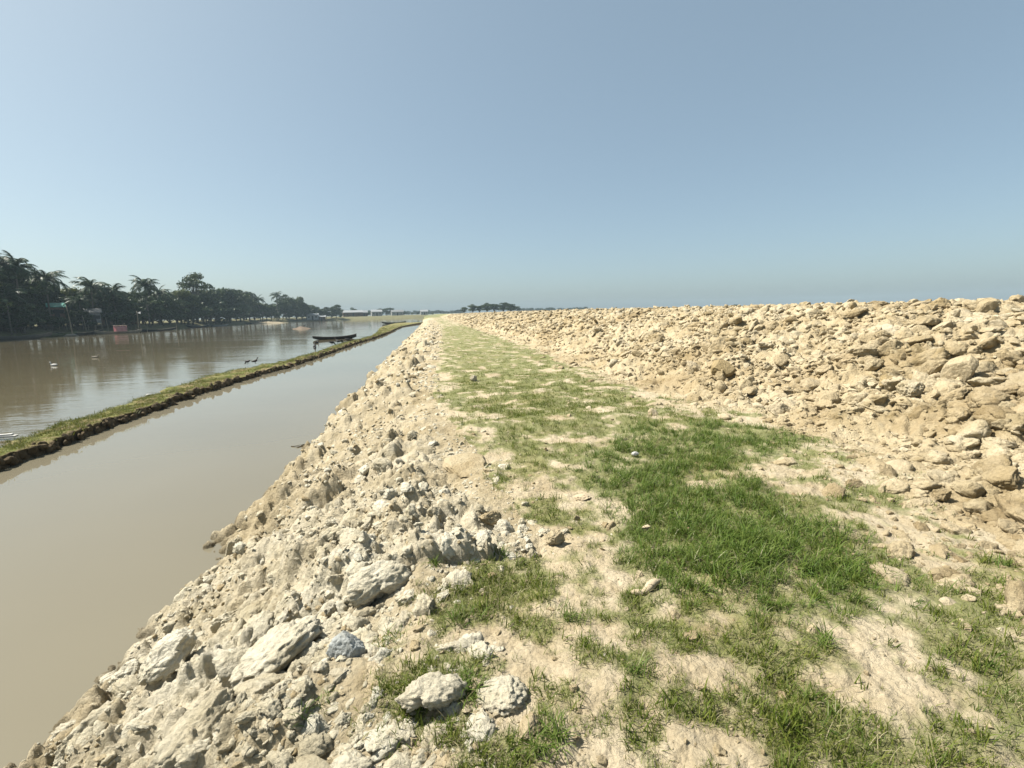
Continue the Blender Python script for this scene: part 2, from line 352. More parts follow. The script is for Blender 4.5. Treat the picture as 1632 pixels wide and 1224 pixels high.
U_W = -2.66
def zones(x, y):
    v = np.maximum(y, 0.9)
    wob = 0.16*fbm(x*0.9, y*0.9, 3, 31)
    e = uE(v)+wob; t = uT(v)+2*wob
    bank = sstep(0.15, -0.45, x-e)
    dike = sstep(-0.3, 0.9, x-t)
    return e, t, bank, dike
def height(x, y, detail=True):
    x = np.asarray(x, float); y = np.asarray(y, float)
    r = np.hypot(x, y); a = np.arctan2(x, y); v = np.maximum(y, 0.9)
    e, t, bank, dike = zones(x, y)
    z = 0.05*fbm(x*0.7, y*0.7, 3, 3)+0.016*fbm(x*3.1, y*3.1, 4, 5)
    # the bank falls to the water
    us = np.minimum(e, -0.1)*0.5-0.1
    q = np.clip((us-x)/(us-U_W), 0, 3)
    z = z-1.2*np.where(q < 1, q**1.3, 1+(q-1)*1.3)
    # the spoil embankment
    tt = x-t
    zd = np.interp(tt, [0, 0.7, 2.0, 3.5, 5.0, 6.5, 9.0, 16, 40, 70], [0, 0.08, 0.42, 0.92, 1.24, 1.39, 1.45, 1.40, 1.32, 0.3])
    und = 0.16*fbm(x*0.45, y*0.45, 3, 12)*sstep(0.2, 1.8, tt)*sstep(9, 4.5, tt)
    z = z+zd+und
    # dug hollows across the embankment face
    if detail:
        fade = np.clip(1.15-r/140, 0.25, 1)
        big = clodfield(x, y, 0.62, 101, 0.5); med = clodfield(x, y, 0.30, 111, 0.65); sml = clodfield(x, y, 0.13, 121, 0.8); tin = clodfield(x, y, 0.06, 131, 0.85); mic = clodfield(x, y, 0.03, 141, 0.85)
        gr = 0.05*fbm(x*2.2, y*2.2, 6, 41, 0.62); rdg = 0.03*(1-np.abs(noise2(x*5.3, y*5.3, 45))*2)*(1-np.abs(noise2(x*2.1+4, y*2.1, 46)))
        ed = 0.35+0.65*sstep(0.0, -0.9, x-e)
        mz = np.interp(r, [0, 2.7, 3.8, 8, 14], [1, 1, 0.85, 0.85, 1])
        z = z-0.07*bank+bank*ed*(0.95*mz*big+0.85*mz*med+0.85*sml+0.8*tin+0.8*mic+gr-rdg)*fade
        z = z+dike*((0.42*big+0.5*med+0.8*sml+0.7*tin)*sstep(-0.1, 2.0, tt)*0.9+gr*1.4-rdg*2.0+0.3*sml)
        flat = (1-bank)*(1-dike)
        z = z+flat*(0.4*tin*sstep(0.0, 0.4, fbm(x*1.3, y*1.3, 2, 61))+0.4*mic*sstep(-0.2, 0.3, fbm(x*1.9, y*1.9, 2, 62))+0.009*fbm(x*11, y*11, 4, 71))
    # beyond the river and at the far end of everything
    far = sstep(150, 260, y)
    z = z*(1-far)+far*np.where(x > 6, np.minimum(z, 1.45), 0.35)
    left = (x < U_W-0.4)
    over = r-shore_r(a)
    land = np.interp(over, [-8, -2, 0, 3, 9, 30, 200], [-2.6, -1.7, -1.2, -0.55, 0.3, 0.9, 1.0])+0.25*fbm(x*0.15, y*0.15, 3, 81)*sstep(-1, 6, over)
    riverz = np.where(over > -8, land, -2.6)
    z = np.where(left & (over > -8) & (r > 30), np.maximum(riverz, np.where(y > 120, -2.6, z)), z)
    z = np.where(left & (over <= -8), np.minimum(z, -2.4), z)
    behind = (y < 0)
    return z

# polar grid about the place where the photographer stands
ang = np.concatenate([np.linspace(YAW-math.radians(60), YAW+math.radians(60), 780), np.linspace(YAW+math.radians(60), YAW+math.radians(300), 60)[1:-1]])
rr = [0.25]
while rr[-1] < 1500:
    k = 0.03 if rr[-1] < 1.1 else (0.0052 if rr[-1] < 7 else (0.0068 if rr[-1] < 60 else 0.016)); rr.append(rr[-1]*(1+k))
rad = np.array(rr); NA, NR = len(ang), len(rad)
RR, AA = np.meshgrid(rad, ang, indexing='ij')
GX, GY = RR*np.sin(AA), RR*np.cos(AA)
GZ = height(GX, GY)
E_, T_, BK, DK = zones(GX, GY)
GRN = None
# --- how green each spot is (0..1) and where the long grass stands
def poly_mask(px_pts, x, y, soft=0.25):
    P = np.array([at(a, b, 0.0)[:2] for a, b in px_pts]); n = len(P)
    inside = np.zeros(x.shape, bool); dmin = np.full(x.shape, 1e9)
    for i in range(n):
        ax, ay = P[i]; bx, by = P[(i+1) % n]
        c = ((ay > y) != (by > y)) & (x < (bx-ax)*(y-ay)/(by-ay+1e-12)+ax); inside ^= c
        dx, dy = bx-ax, by-ay; t = np.clip(((x-ax)*dx+(y-ay)*dy)/(dx*dx+dy*dy), 0, 1)
        dmin = np.minimum(dmin, np.hypot(x-ax-t*dx, y-ay-t*dy))
    return np.where(inside, 1.0, 0.0)*np.clip(0.5+dmin/soft/2, 0, 1)+np.where(inside, 0.0, 1.0)*np.clip(0.5-dmin/soft/2, 0, 1)
LONG = [(945, 700), (1010, 672), (1180, 672), (1325, 702), (1260, 722), (1190, 750), (1230, 790), (1340, 840), (1420, 905), (1440, 965), (1330, 985), (1180, 985), (1080, 965), (1010, 915), (985, 850), (925, 770)]
MIDR = [(1180, 985), (1440, 900), (1632, 900), (1760, 1000), (1760, 1260), (1180, 1260), (1240, 1120)]
LAWN = [(705, 520), (745, 520), (800, 538), (880, 566), (960, 604), (1050, 640), (1200, 690), (1000, 700), (930, 760), (830, 790), (790, 740), (745, 700), (715, 650), (700, 600), (700, 560)]
TUFTS = [(625, 1000, 0.13), (700, 905, 0.09), (745, 985, 0.10), (1330, 715, 0.12), (905, 985, 0.12), (800, 880, 0.08), (1000, 1090, 0.10), (735, 1100, 0.12), (880, 1195, 0.10), (690, 628, 0.5), (1290, 1010, 0.2), (520, 1108, 0.05), (490, 1145, 0.03), (400, 770, 0.1), (580, 655, 0.2)]
def greens(x, y):
    e, t, bank, dike = zones(x, y)
    flat = np.clip(1-bank*1.3, 0, 1)*np.clip(1-dike*1.15, 0, 1)
    n1 = fbm(x*1.7, y*1.7, 4, 201); n2 = fbm(x*4.5, y*4.5, 3, 211)
    lng = poly_mask(LONG, x, y, 0.3)
    lawn = poly_mask(LAWN, x, y, 0.5)
    midr = poly_mask(MIDR, x, y, 0.5)
    g = np.clip(0.60+0.6*n1+0.5*n2, 0, 1)*0.82
    g = np.maximum(g, lawn*np.clip(0.80+0.75*n1+0.4*n2, 0.08, 1))
    g = np.maximum(g, midr*np.clip(0.64+0.7*n1+0.35*n2, 0, 1))
    g = g*flat
    l = lng*np.clip(0.95+0.7*n1, 0, 1)*np.clip(1-dike, 0, 1)
    l = np.maximum(l, midr*np.clip(-0.4+1.5*n1+0.5*n2, 0, 0.7))
    for a, b, rd in TUFTS:
        p = at(a, b, 0.0); d = np.hypot(x-p[0], y-p[1])/rd
        l = np.maximum(l, np.clip(1.3-d+0.6*n2, 0, 1)*0.55)
    return np.maximum(g, l), l
GR, LG = greens(GX, GY)
farf = sstep(140, 240, np.hypot(GX, GY))
GR = np.maximum(GR, farf*0.8)
GR = np.where((GX < U_W-0.4), 0.45, GR)
clay = np.clip(sstep(0.3, -0.9, GX-E_)*1.1-0.15, 0, 1)*np.clip(1.2-np.hypot(GX, GY)/6.5+0.5*fbm(GX*0.8, GY*0.8, 3, 95), 0.15, 1)
wet = 0.8*sstep(-1.08, -1.18, GZ+0.05*noise2(GX*3, GY*3, 91))
idx = np.arange(NR*NA).reshape(NR, NA)
Q = np.stack([idx[:-1, :], idx[1:, :], np.roll(idx, -1, 1)[1:, :], np.roll(idx, -1, 1)[:-1, :]], -1)[:, :, ::-1]
fx = GX[:-1]; fy = GY[:-1]; fr = RR[:-1]
zmax = np.maximum(np.maximum(GZ[:-1], GZ[1:]), np.roll(np.maximum(GZ[:-1], GZ[1:]), -1, 1))
vis = zmax > -1.75
isbank = (fx < E_[:-1]) & (fx > -6) & (fy < 135) & vis
isdike = (fx > T_[:-1]) & (fy < 260) & (fx < 75) & vis & (fr < 400)
isfar = (fx < U_W-0.4) & ~isbank & vis & (fr > 60)
isgrd = vis & ~isbank & ~isdike & ~isfar
V3 = np.stack([GX, GY, GZ], -1).reshape(-1, 3)
def sub(name, mask, mat):
    f = Q[mask]; used = np.zeros(NR*NA, bool); used[f.ravel()] = True
    mp = np.cumsum(used)-1
    return mesh_np(name, V3[used], mp[f], mat, True, {'green': GR.ravel()[used], 'clay': clay.ravel()[used], 'wet': wet.ravel()[used]})
ground = props(link('ground', sub('ground', isgrd, M_GROUND)), 'dry tan flat of soil and grass between bank and embankment', None, None, 'structure')
bank_o = props(link('canal_bank', sub('canal_bank', isbank, M_BANK)), 'pale cloddy bank falling to the canal', None, None, 'structure')
dike_o = props(link('embankment', sub('embankment', isdike, M_DIKE)), 'long tan embankment of dug clods', None, None, 'structure')
shore_o = props(link('far_shore', sub('far_shore', isfar, M_SHORE)), 'far river shore under the trees', None, None, 'structure')

# ------------------------------------------------------------------ water
def strip(name, aa, r_in, r_out, mat, nr=2):
    ts = np.linspace(0, 1, nr)
    R = r_in[None, :]*(1-ts[:, None])+r_out[None, :]*ts[:, None]
    A = np.broadcast_to(aa[None, :], R.shape)
    V = np.stack([R*np.sin(A), R*np.cos(A), np.full(R.shape, WATER)], -1).reshape(-1, 3)
    m = len(aa); ii = np.arange(nr*m).reshape(nr, m)
    F = np.stack([ii[:-1, :-1], ii[:-1, 1:], ii[1:, 1:], ii[1:, :-1]], -1).reshape(-1, 4)[:, ::-1]
    return mesh_np(name, V, F, mat, False)
vv = np.geomspace(0.8, 400, 260)
cu = 0.5*(u_canal(vv)+u_river(vv))
ca_, cr_ = np.arctan2(cu, vv), np.hypot(cu, vv)
o_ = np.argsort(ca_)
aa = np.linspace(math.radians(-88), math.radians(-0.6), 240)
rmid = np.interp(aa, ca_[o_], cr_[o_])
rout = np.maximum(shore_r(aa)+6, rmid+1)
props(link('river', strip('river', aa, rmid, rout, M_RIVER)), 'wide muddy river reflecting the trees', None, None, 'structure')
rin = np.minimum(np.abs(-1.7/np.sin(aa)), 170.0)
rmc = np.maximum(rmid, rin+0.1)
props(link('canal', strip('canal', aa, rin, rmc, M_CANAL)), 'still muddy canal between bank and grass strip', None, None, 'structure')

# ------------------------------------------------------------------ the grassy strip between canal and river
sv = [0.8]
while sv[-1] < 150: sv.append(sv[-1]*1.0045+0.004)
sv = np.array(sv); nS = len(sv)
jag = 0.15*fbm(sv*1.1, sv*0, 4, 301, 0.6)*np.clip(1.2-sv/120, 0.5, 1)
uc = u_canal(sv)+jag; ur = u_river(sv)+0.42*fbm(sv*0.7, sv*0+3, 5, 311, 0.6)
top = np.interp(sv, [0, 9, 20, 60, 110, 150], [-0.92, -0.94, -0.985, -1.02, -0.98, -0.8])+0.07*fbm(sv*0.9, sv*0, 4, 321)
cs = np.linspace(0, 1, 15)
rows = [(uc+0.12, np.full(nS, WATER-0.35)), (uc+0.03+0.04*noise2(sv*5, sv*0, 5), np.full(nS, WATER-0.02)), (uc-0.02+0.05*noise2(sv*4, sv*0+7, 6), WATER+(top-WATER)*0.5), (uc+0.0*sv, top-0.03)]
fw = len(rows)
for c in cs:
    uu = uc+(ur-uc)*(0.02+0.98*c)
    zz = top-0.01+(WATER-0.04-top)*np.clip((c-0.72)/0.28, 0, 1)**1.5-0.10*c*0.7+0.045*fbm(uu*2.2, sv*2.2, 3, 331)*np.sin(np.pi*np.clip(c, 0.05, 1))
    rows.append((uu, zz))
rows.append((ur-0.25, np.full(nS, WATER-0.4)))
BU = np.stack([a for a, b in rows]); BZ = np.stack([b for a, b in rows]); BV = np.broadcast_to(sv[None, :], BU.shape)
bi = np.arange(BU.size).reshape(BU.shape)
BF = np.stack([bi[:-1, :-1], bi[1:, :-1], bi[1:, 1:], bi[:-1, 1:]], -1)[:, :, ::-1]
gbm = np.zeros(BU.shape); gbm[fw:-1] = np.clip(0.52+0.9*fbm(BU[fw:-1]*1.5, BV[fw:-1]*1.5, 4, 341), 0.0, 1)
bV = np.stack([BU, BV, BZ], -1).reshape(-1, 3)
def bsub(name, rows_, mat):
    f = BF[rows_].reshape(-1, 4); used = np.zeros(BU.size, bool); used[f.ravel()] = True; mp = np.cumsum(used)-1
    return mesh_np(name, bV[used], mp[f], mat, True, {'green': gbm.ravel()[used]})
berm = props(link('grassy_strip', bsub('grassy_strip', slice(fw-1, None), M_BERM)), 'low grassy strip of earth between river and canal', None, None, 'structure')
link('mud_face', bsub('mud_face', slice(0, fw-1), M_MUD), berm)

# ------------------------------------------------------------------ scatter by geometry nodes (for what nobody could count)
def scatter(name, P, ROT, SCL, IDX, meshes, parent=None, label=None, cat=None):
    me = bpy.data.meshes.new(name); me.vertices.add(len(P)); me.vertices.foreach_set('co', np.asarray(P, np.float32).ravel())
    for k, t, d in (('rot', 'FLOAT_VECTOR', ROT), ('scl', 'FLOAT_VECTOR', SCL)):
        a = me.attributes.new(k, t, 'POINT'); a.data.foreach_set('vector', np.asarray(d, np.float32).ravel())
    a = me.attributes.new('pick', 'INT', 'POINT'); a.data.foreach_set('value', np.asarray(IDX, np.int32))
    o = link(name, me, parent); props(o, label, cat, None, 'stuff')
    g = bpy.data.node_groups.new(name, 'GeometryNodeTree')
    g.interface.new_socket('Geometry', in_out='INPUT', socket_type='NodeSocketGeometry')
    g.interface.new_socket('Geometry', in_out='OUTPUT', socket_type='NodeSocketGeometry')
    gi = g.nodes.new('NodeGroupInput'); go = g.nodes.new('NodeGroupOutput')
    jn = g.nodes.new('GeometryNodeJoinGeometry')
    for k, ms in enumerate(meshes):
        so_ = bpy.data.objects.new(name+'_source', ms)
        oi = g.nodes.new('GeometryNodeObjectInfo'); oi.inputs['Object'].default_value = so_
        ti = g.nodes.new('GeometryNodeGeometryToInstance')
        g.links.new(oi.outputs['Geometry'], ti.inputs[0]); g.links.new(ti.outputs[0], jn.inputs[0])
    ip = g.nodes.new('GeometryNodeInstanceOnPoints'); ip.inputs['Pick Instance'].default_value = True
    def na(nm, t):
        q = g.nodes.new('GeometryNodeInputNamedAttribute'); q.data_type = t; q.inputs['Name'].default_value = nm
        return q.outputs['Attribute']
    er = g.nodes.new('FunctionNodeEulerToRotation')
    g.links.new(na('rot', 'FLOAT_VECTOR'), er.inputs[0]); g.links.new(er.outputs[0], ip.inputs['Rotation'])
    g.links.new(na('scl', 'FLOAT_VECTOR'), ip.inputs['Scale']); g.links.new(na('pick', 'INT'), ip.inputs['Instance Index'])
    g.links.new(gi.outputs[0], ip.inputs['Points']); g.links.new(jn.outputs[0], ip.inputs['Instance']); g.links.new(ip.outputs[0], go.inputs[0])
    md = o.modifiers.new('scatter', 'NODES'); md.node_group = g
    return o

# ------------------------------------------------------------------ clods of dug earth
def clod_mesh(name, seed, mat, sub=4, cuts=7, amp=0.20, shape=(1, 0.8, 0.62), rough=1.0, lobes=0):
    bm = bmesh.new(); bmesh.ops.create_icosphere(bm, subdivisions=sub, radius=1.0)
    rs = np.random.default_rng(seed); V = np.array([v.co[:] for v in bm.verts])
    if lobes:
        d0 = V.copy(); s = np.full(len(V), 0.62)
        for _ in range(lobes):
            nrm = rs.normal(size=3); nrm[2] = abs(nrm[2])*0.7; nrm /= np.linalg.norm(nrm)
            s = np.maximum(s, 0.62+0.5*np.clip((d0@nrm-0.45)/0.55, 0, 1)**0.5)
        V = d0*s[:, None]
    for _ in range(cuts):
        nrm = rs.normal(size=3); nrm /= np.linalg.norm(nrm); d = rs.uniform(0.52, 0.86)
        ov = np.clip(V@nrm-d, 0, None); V -= 0.93*ov[:, None]*nrm
    off = Vector(rs.uniform(-50, 50, 3))
    out = []
    for p in V:
        q = Vector(p); l = q.length
        h = amp*(mnoise.fractal(q*1.7+off, 0.9, 2.0, 3)*0.55)+amp*0.55*rough*mnoise.fractal(q*5.5+off, 0.7, 2.1, 4)
        c = mnoise.ridged_multi_fractal(q*3.1+off, 0.9, 2.0, 3, 1.0, 2.0)
        h -= 0.05*rough*max(0, c-1.5)
        out.append(q*(1+h/max(l, 0.3)))
    for v, p in zip(bm.verts, out): v.co = (p.x*shape[0], p.y*shape[1], p.z*shape[2])
    me = bpy.data.meshes.new(name); bm.to_mesh(me); bm.free()
    me.polygons.foreach_set('use_smooth', np.full(len(me.polygons), True)); me.materials.append(mat); return me
shapes = [(1, 0.8, 0.62), (1, 0.65, 0.6), (1, 0.9, 0.5), (1, 0.6, 0.75), (1, 0.75, 0.45), (1, 0.95, 0.75), (1, 0.55, 0.55), (1, 0.8, 0.7)]
CT = [clod_mesh('clod_tan', 10+k, M_CLODT, 4, 9+k % 5, 0.15, shapes[k], 1.5) for k in range(8)]
CP = [clod_mesh('clod_pale', 40+k, M_CLODP, 4, 7+k % 4, 0.2, shapes[k], 1.6) for k in range(8)]
CTs = [clod_mesh('clod_tan_small', 70+k, M_CLODT, 3, 9+k % 4, 0.16, shapes[k], 1.4) for k in range(8)]
CPs = [clod_mesh('clod_pale_small', 90+k, M_CLODP, 3, 7+k % 3, 0.2, shapes[k], 1.5) for k in range(8)]

def spread(n, region, seed, rmin, rmax, smin_k, s_lo, s_hi, power):
    """clod spots, evenly over the view: angle and log radius"""
    rs = np.random.default_rng(seed)
    a = rs.uniform(YAW-math.radians(56), YAW+math.radians(56), n); r = np.exp(rs.uniform(math.log(rmin), math.log(rmax), n))
    x, y = r*np.sin(a), r*np.cos(a)
    k = region(x, y, rs); x, y, r = x[k], y[k], r[k]
    s = s_lo*(1-rs.uniform(0, 1, len(x))*(1-(s_lo/s_hi)**power))**(-1/power)
    s = np.maximum(s, smin_k*r*rs.uniform(0.8, 1.6, len(x)))
    if region is reg_bank: s = s*np.interp(r, [2.5, 3.6, 8, 13], [1, 0.95, 0.95, 1.2])
    if region is reg_dike: s = np.minimum(s, s_hi)*np.interp(x-zones(x, y)[1], [0.2, 1.0, 2.2], [0.5, 0.7, 1.0])
    return x, y, np.minimum(s, s_hi), r
def lay(parent, name, x, y, s, r, big_meshes, small_meshes, seed, stuff_name, stuff_label, sink=0.25, keep=300):
    rs = np.random.default_rng(seed); n = len(x)
    z = height(x, y)
    sc3 = s[:, None]*rs.uniform(0.8, 1.25, (n, 3))*np.array([1, 1, 0.85])
    rot = np.stack([rs.normal(0, 0.45, n), rs.normal(0, 0.45, n), rs.uniform(0, 6.283, n)], 1)
    P = np.stack([x, y, z-s*(sink-0.3)*0+s*(0.35-sink)], 1)
    px = project(P); onscreen = (px[2] > 0.2) & (px[0] > -20) & (px[0] < 1652) & (px[1] < 1240)
    rank = np.where(onscreen, s/np.linalg.norm(P-EYE, axis=1), 0); order = np.argsort(-rank)
    for i in order[:keep]:
        o = link(name, big_meshes[rs.integers(len(big_meshes))], parent, P[i], rot[i], sc3[i])
    rest = order[keep:]
    scatter(stuff_name, P[rest], rot[rest], sc3[rest], rs.integers(0, len(small_meshes), len(rest)), small_meshes, parent, stuff_label)
def reg_bank(x, y, rs):
    e, t, b, d = zones(x, y)
    z = height(x, y, False)
    return (x < e+rs.exponential(0.12, len(x))) & (x > -2.85) & (y < 130) & (y > 0.3) & (z > -1.15) & (rs.uniform(0, 1, len(x)) < np.clip(0.55+0.9*fbm(x*1.1, y*1.1, 2, 401), 0.12, 1)*np.interp(np.hypot(x, y), [2.5, 3.6, 8, 13], [0.9, 1.0, 1.0, 1]))
def reg_dike(x, y, rs):
    e, t, b, d = zones(x, y)
    tt = x-t
    return (tt > -rs.exponential(0.35, len(x))) & (tt < 14) & (y > -1) & (y < 200) & (rs.uniform(0, 1, len(x)) < np.clip(0.8+1.1*fbm(x*0.6, y*0.6, 3, 411), 0.28, 1)*np.clip(0.35+tt*0.35, 0.3, 1))
b_ = spread(90000, reg_bank, 1, 1.0, 130, 0.0030, 0.012, 0.15, 1.85)
rs = np.random.default_rng(77); na = 300
xa = rs.uniform(-2.2, 0.0, na); ya = np.exp(rs.uniform(math.log(0.9), math.log(9), na)); ka = (xa < uE(ya)-0.1) & (xa > -2.3)
ka &= np.hypot(xa, ya) < 4.4
xa, ya = xa[ka][:70], ya[ka][:70]; sa_ = rs.uniform(0.06, 0.15, len(xa))
b_ = tuple(np.concatenate([p_, q_]) for p_, q_ in zip(b_, (xa, ya, sa_, np.hypot(xa, ya))))
lay(bank_o, 'earth_clod', *b_, CP, CPs[:6]+CTs[:2], 2, 'clod_rubble', 'small pale clods crumbled over the bank', 0.52)
d_ = spread(170000, reg_dike, 3, 3.0, 190, 0.0044, 0.026, 0.30, 1.3)
lay(dike_o, 'earth_clod', *d_, CT, CTs, 4, 'clod_rubble', 'small tan clods heaped over the embankment', 0.4)
def reg_flat(x, y, rs):
    e, t, b, d = zones(x, y)
    return (x > e) & (x < t+0.3) & (y > 0.5) & (rs.uniform(0, 1, len(x)) < 0.10+0.25*np.clip(fbm(x*1.4, y*1.4, 2, 421), 0, 1)+0.5*np.exp(-(x-e)/0.25)+0.5*np.exp(-(t-x)/0.4))
f_ = spread(60000, reg_flat, 5, 1.0, 70, 0.0012, 0.0035, 0.06, 1.6)
lay(ground, 'earth_clod', *f_, CT, CTs, 6, 'clod_rubble', 'small tan clods strewn over the grass', 0.3, 120)

def single(name, px, size, label, mat, seed, shape=(1, 0.8, 0.6), rz=0.0, tilt=(0, 0), cat='clod', cuts=6, amp=0.22, sub=5, lobes=0, up=0.2, rough=1.0):
    d = ray(*px); ts = np.geomspace(0.8, 60, 2500); Q_ = EYE+ts[:, None]*d
    k = int(np.argmax(Q_[:, 2] < height(Q_[:, 0], Q_[:, 1], False))); p = Q_[k]; z = p[2]
    zz = float(height(p[:1], p[1:2])[0])
    o = link(name, clod_mesh(name, seed, mat, sub, cuts, amp, shape, rough, lobes), None, (p[0], p[1], 0.2*z+0.8*zz+size*(up+0.05)), (tilt[0], tilt[1], rz), size)
    return props(o, label, cat)
single('earth_clod', (600, 938), 0.19, 'large white lobed clod at the edge of the grass', M_CLODP, 501, (1, 0.62, 0.62), 0.35, (0.1, -0.15), lobes=5, cuts=4, up=0.3)
single('stone', (553, 1045), 0.10, 'blue grey angular stone on the pale bank', M_CLODG, 502, (0.9, 0.75, 1.0), 0.4, (0.1, 0.1), 'stone', 9, 0.12, up=0.5)
single('earth_clod', (372, 872), 0.14, 'upright wedge shaped clod standing out over the canal', M_CLODP, 503, (0.6, 0.45, 1.1), 0.6, (0.15, 0.35), cuts=9, amp=0.12, up=0.5)
single('earth_clod', (445, 1055), 0.23, 'broad white slab of clay, largest on the near bank', M_CLODP, 504, (1, 0.75, 0.42), 0.7, (-0.25, -0.3), up=0.18)
single('earth_clod', (272, 1080), 0.17, 'grey clod with a dark undercut side near the canal edge', M_CLODP, 505, (1, 0.7, 0.6), 0.9, (0, -0.3), up=0.25)
single('earth_clod', (205, 1090), 0.13, 'rounded clod perched on the rim of the bank', M_CLODP, 506, (0.8, 0.7, 0.75), 0.3, (0, -0.2), up=0.2)
single('earth_clod', (150, 1180), 0.19, 'furrowed white clod at the lower left corner', M_CLODP, 507, (1, 0.7, 0.55), 0.8, (-0.1, -0.35), up=0.25)
single('earth_clod', (330, 1190), 0.20, 'long white clod lying along the bottom edge of the near bank', M_CLODP, 508, (1, 0.6, 0.5), 0.9, (0, -0.2), up=0.2)
single('earth_clod', (360, 985), 0.12, 'pointed pale clod halfway down the near bank', M_CLODP, 509, (0.9, 0.6, 0.7), 0.6, (0.1, -0.3), up=0.3)
single('earth_clod', (690, 1120), 0.13, 'crusty clod with an overhanging right lip beside the grass', M_CLODP, 510, (1, 0.7, 0.5), 0.2, (0, 0.1), lobes=4, up=0.3)
single('earth_clod', (800, 1115), 0.105, 'rounded grey crumbly mound in the near grass', M_CLODP, 511, (1, 0.85, 0.5), 0.0, cuts=3, amp=0.18, up=0.1, rough=1.5)
single('earth_clod', (885, 868), 0.075, 'small clod with a dark shaded side beside the grass', M_CLODT, 512, (1, 0.75, 0.8), 0.3, cuts=8, up=0.4)
single('earth_clod', (780, 835), 0.10, 'tan clod with a cracked top left of the dark shaded clod', M_CLODT, 513, (1, 0.8, 0.55), 0.5, up=0.3)
single('earth_clod', (755, 608), 0.10, 'solitary white clod out on the far green grass', M_CLODP, 514, (1, 0.8, 0.9), 0.5, up=0.55)
single('stone', (1012, 729), 0.042, 'white rounded stone among the dark long grass', M_FLOAT, 515, (1, 0.75, 0.6), 0.1, (0, 0), 'stone', 5, 0.1, 4, up=0.7)
single('earth_clod', (930, 795), 0.085, 'flat tan clod at the left edge of the long grass', M_SMOOTH, 516, (1, 0.75, 0.3), 0.3, up=0.15)
single('earth_clod', (1030, 846), 0.035, 'small pinkish stone above the bone shaped lump', M_SMOOTH, 517, (1, 0.8, 0.7), 0.2, sub=4, up=0.6)
single('earth_clod', (745, 742), 0.29, 'smooth bare tan slab beside the grass', M_DIKE, 518, (1, 1.15, 0.2), 0.5, (0.10, -0.10), cuts=5, amp=0.12, up=-0.06, rough=0.6)
single('earth_clod', (1148, 598), 0.32, 'smooth sided brown block low on the embankment', M_CLODO, 519, (1, 0.7, 0.55), 0.2, (0.3, 0), cuts=9, amp=0.08, up=0.3, rough=0.5)
single('earth_clod', (1528, 612), 0.30, 'large pale flat faced block on the embankment at right', M_CLODT, 520, (0.8, 0.6, 0.8), 0.5, (0.4, 0.1), cuts=9, amp=0.08, up=0.35, rough=0.6)
single('earth_clod', (1412, 622), 0.16, 'ochre brown block with a dark underside on the embankment', M_CLODO, 521, (1, 0.8, 0.7), 0.2, (0.1, 0), cuts=8, amp=0.15, up=0.4)
single('earth_clod', (1450, 632), 0.18, 'pale rounded block touching the ochre brown one', M_CLODT, 522, (1, 0.8, 0.75), 0.4, up=0.4)
single('earth_clod', (1385, 575), 0.24, 'broad pale clod above the ochre brown block', M_CLODT, 523, (1, 0.6, 0.5), -0.2, up=0.35)
single('earth_clod', (1500, 795), 0.085, 'pale clod at the foot of the embankment among thin grass', M_CLODT, 524, (1, 0.8, 0.6), 0.2, up=0.4)
# the bone shaped lump
p = at(1033, 947, 0.0); zl = float(height(np.array([p[0]]), np.array([p[1]]))[0])
mb = MB(); tt_ = np.linspace(-1, 1, 22)
mb.tube(np.stack([tt_*0.105, 0.018*np.sin(tt_*2.6)+0.02*tt_**2, 0.022+0.012*tt_+0.006*np.sin(tt_*4)], 1), 0.021*(1-0.9*np.abs(tt_)**7)*(1+0.22*np.sin(tt_*5+0.4)), 12)
bone = props(link('mud_lump', mb.mesh('mud_lump', M_SMOOTH, True), None, (p[0], p[1], zl), (0, 0.0, math.radians(6))), 'long pinkish bone shaped lump lying on the sparse grass', 'lump')

# ------------------------------------------------------------------ grass
def tuft(name, seed, nb, L, spread_, width, mat, segs=3, erect=0.6):
    rs = np.random.default_rng(seed); V = []; F = []; T = []; tone = []
    for b in range(nb):
        az = rs.uniform(0, 6.283); l = L*rs.uniform(0.45, 1.15); lean = rs.uniform(0.05, 1.0)**erect
        base = np.array([rs.normal(0, spread_), rs.normal(0, spread_), -0.004])
        d = np.array([math.cos(az), math.sin(az), 0]); sd = np.array([-d[1], d[0], 0]); tw = rs.uniform(-0.6, 0.6)
        sd = sd*math.cos(tw)+np.array([0, 0, 1])*math.sin(tw)
        p = base.copy(); th = 0.15+0.5*lean; bend = rs.uniform(0.2, 1.0)*lean; w0 = width*rs.uniform(0.7, 1.3); k0 = len(V); tn = rs.uniform(0, 1)
        for s in range(segs+1):
            f = s/segs; w_ = w0*(1-f**1.6*0.75)
            if s < segs:
                V.append(p-sd*w_/2); V.append(p+sd*w_/2); tone += [tn, tn]
            else:
                V.append(p.copy()); tone.append(tn)
            p = p+(d*math.sin(th)+np.array([0, 0, math.cos(th)]))*l/segs; th = min(th+bend*(0.6+0.5*f), 2.2)
        for s in range(segs-1):
            a = k0+2*s; F.append([a, a+1, a+3, a+2])
        a = k0+2*(segs-1); T.append([a, a+1, a+2])
    me = mesh_np(name, V, F, mat, True, {'tone': tone}, T); return me
TL = [tuft('long_tuft', 600+k, 16, 0.105, 0.018, 0.0042, M_GRASSL, 4, 0.7) for k in range(6)]
TS = [tuft('short_tuft', 620+k, 11, 0.046, 0.022, 0.0027, M_GRASSS, 3, 0.5) for k in range(6)]
TS += [tuft('weed_tuft', 630+k, 9, 0.085, 0.014, 0.0045, M_GRASSS, 4, 0.6) for k in range(1)]+[tuft('dry_tuft', 635, 8, 0.09, 0.02, 0.0022, M_DRY, 4, 0.4)]
TF = [tuft('far_tuft', 640+k, 18, 0.05, 0.05, 0.006, M_GRASSS, 2, 0.5) for k in range(4)]
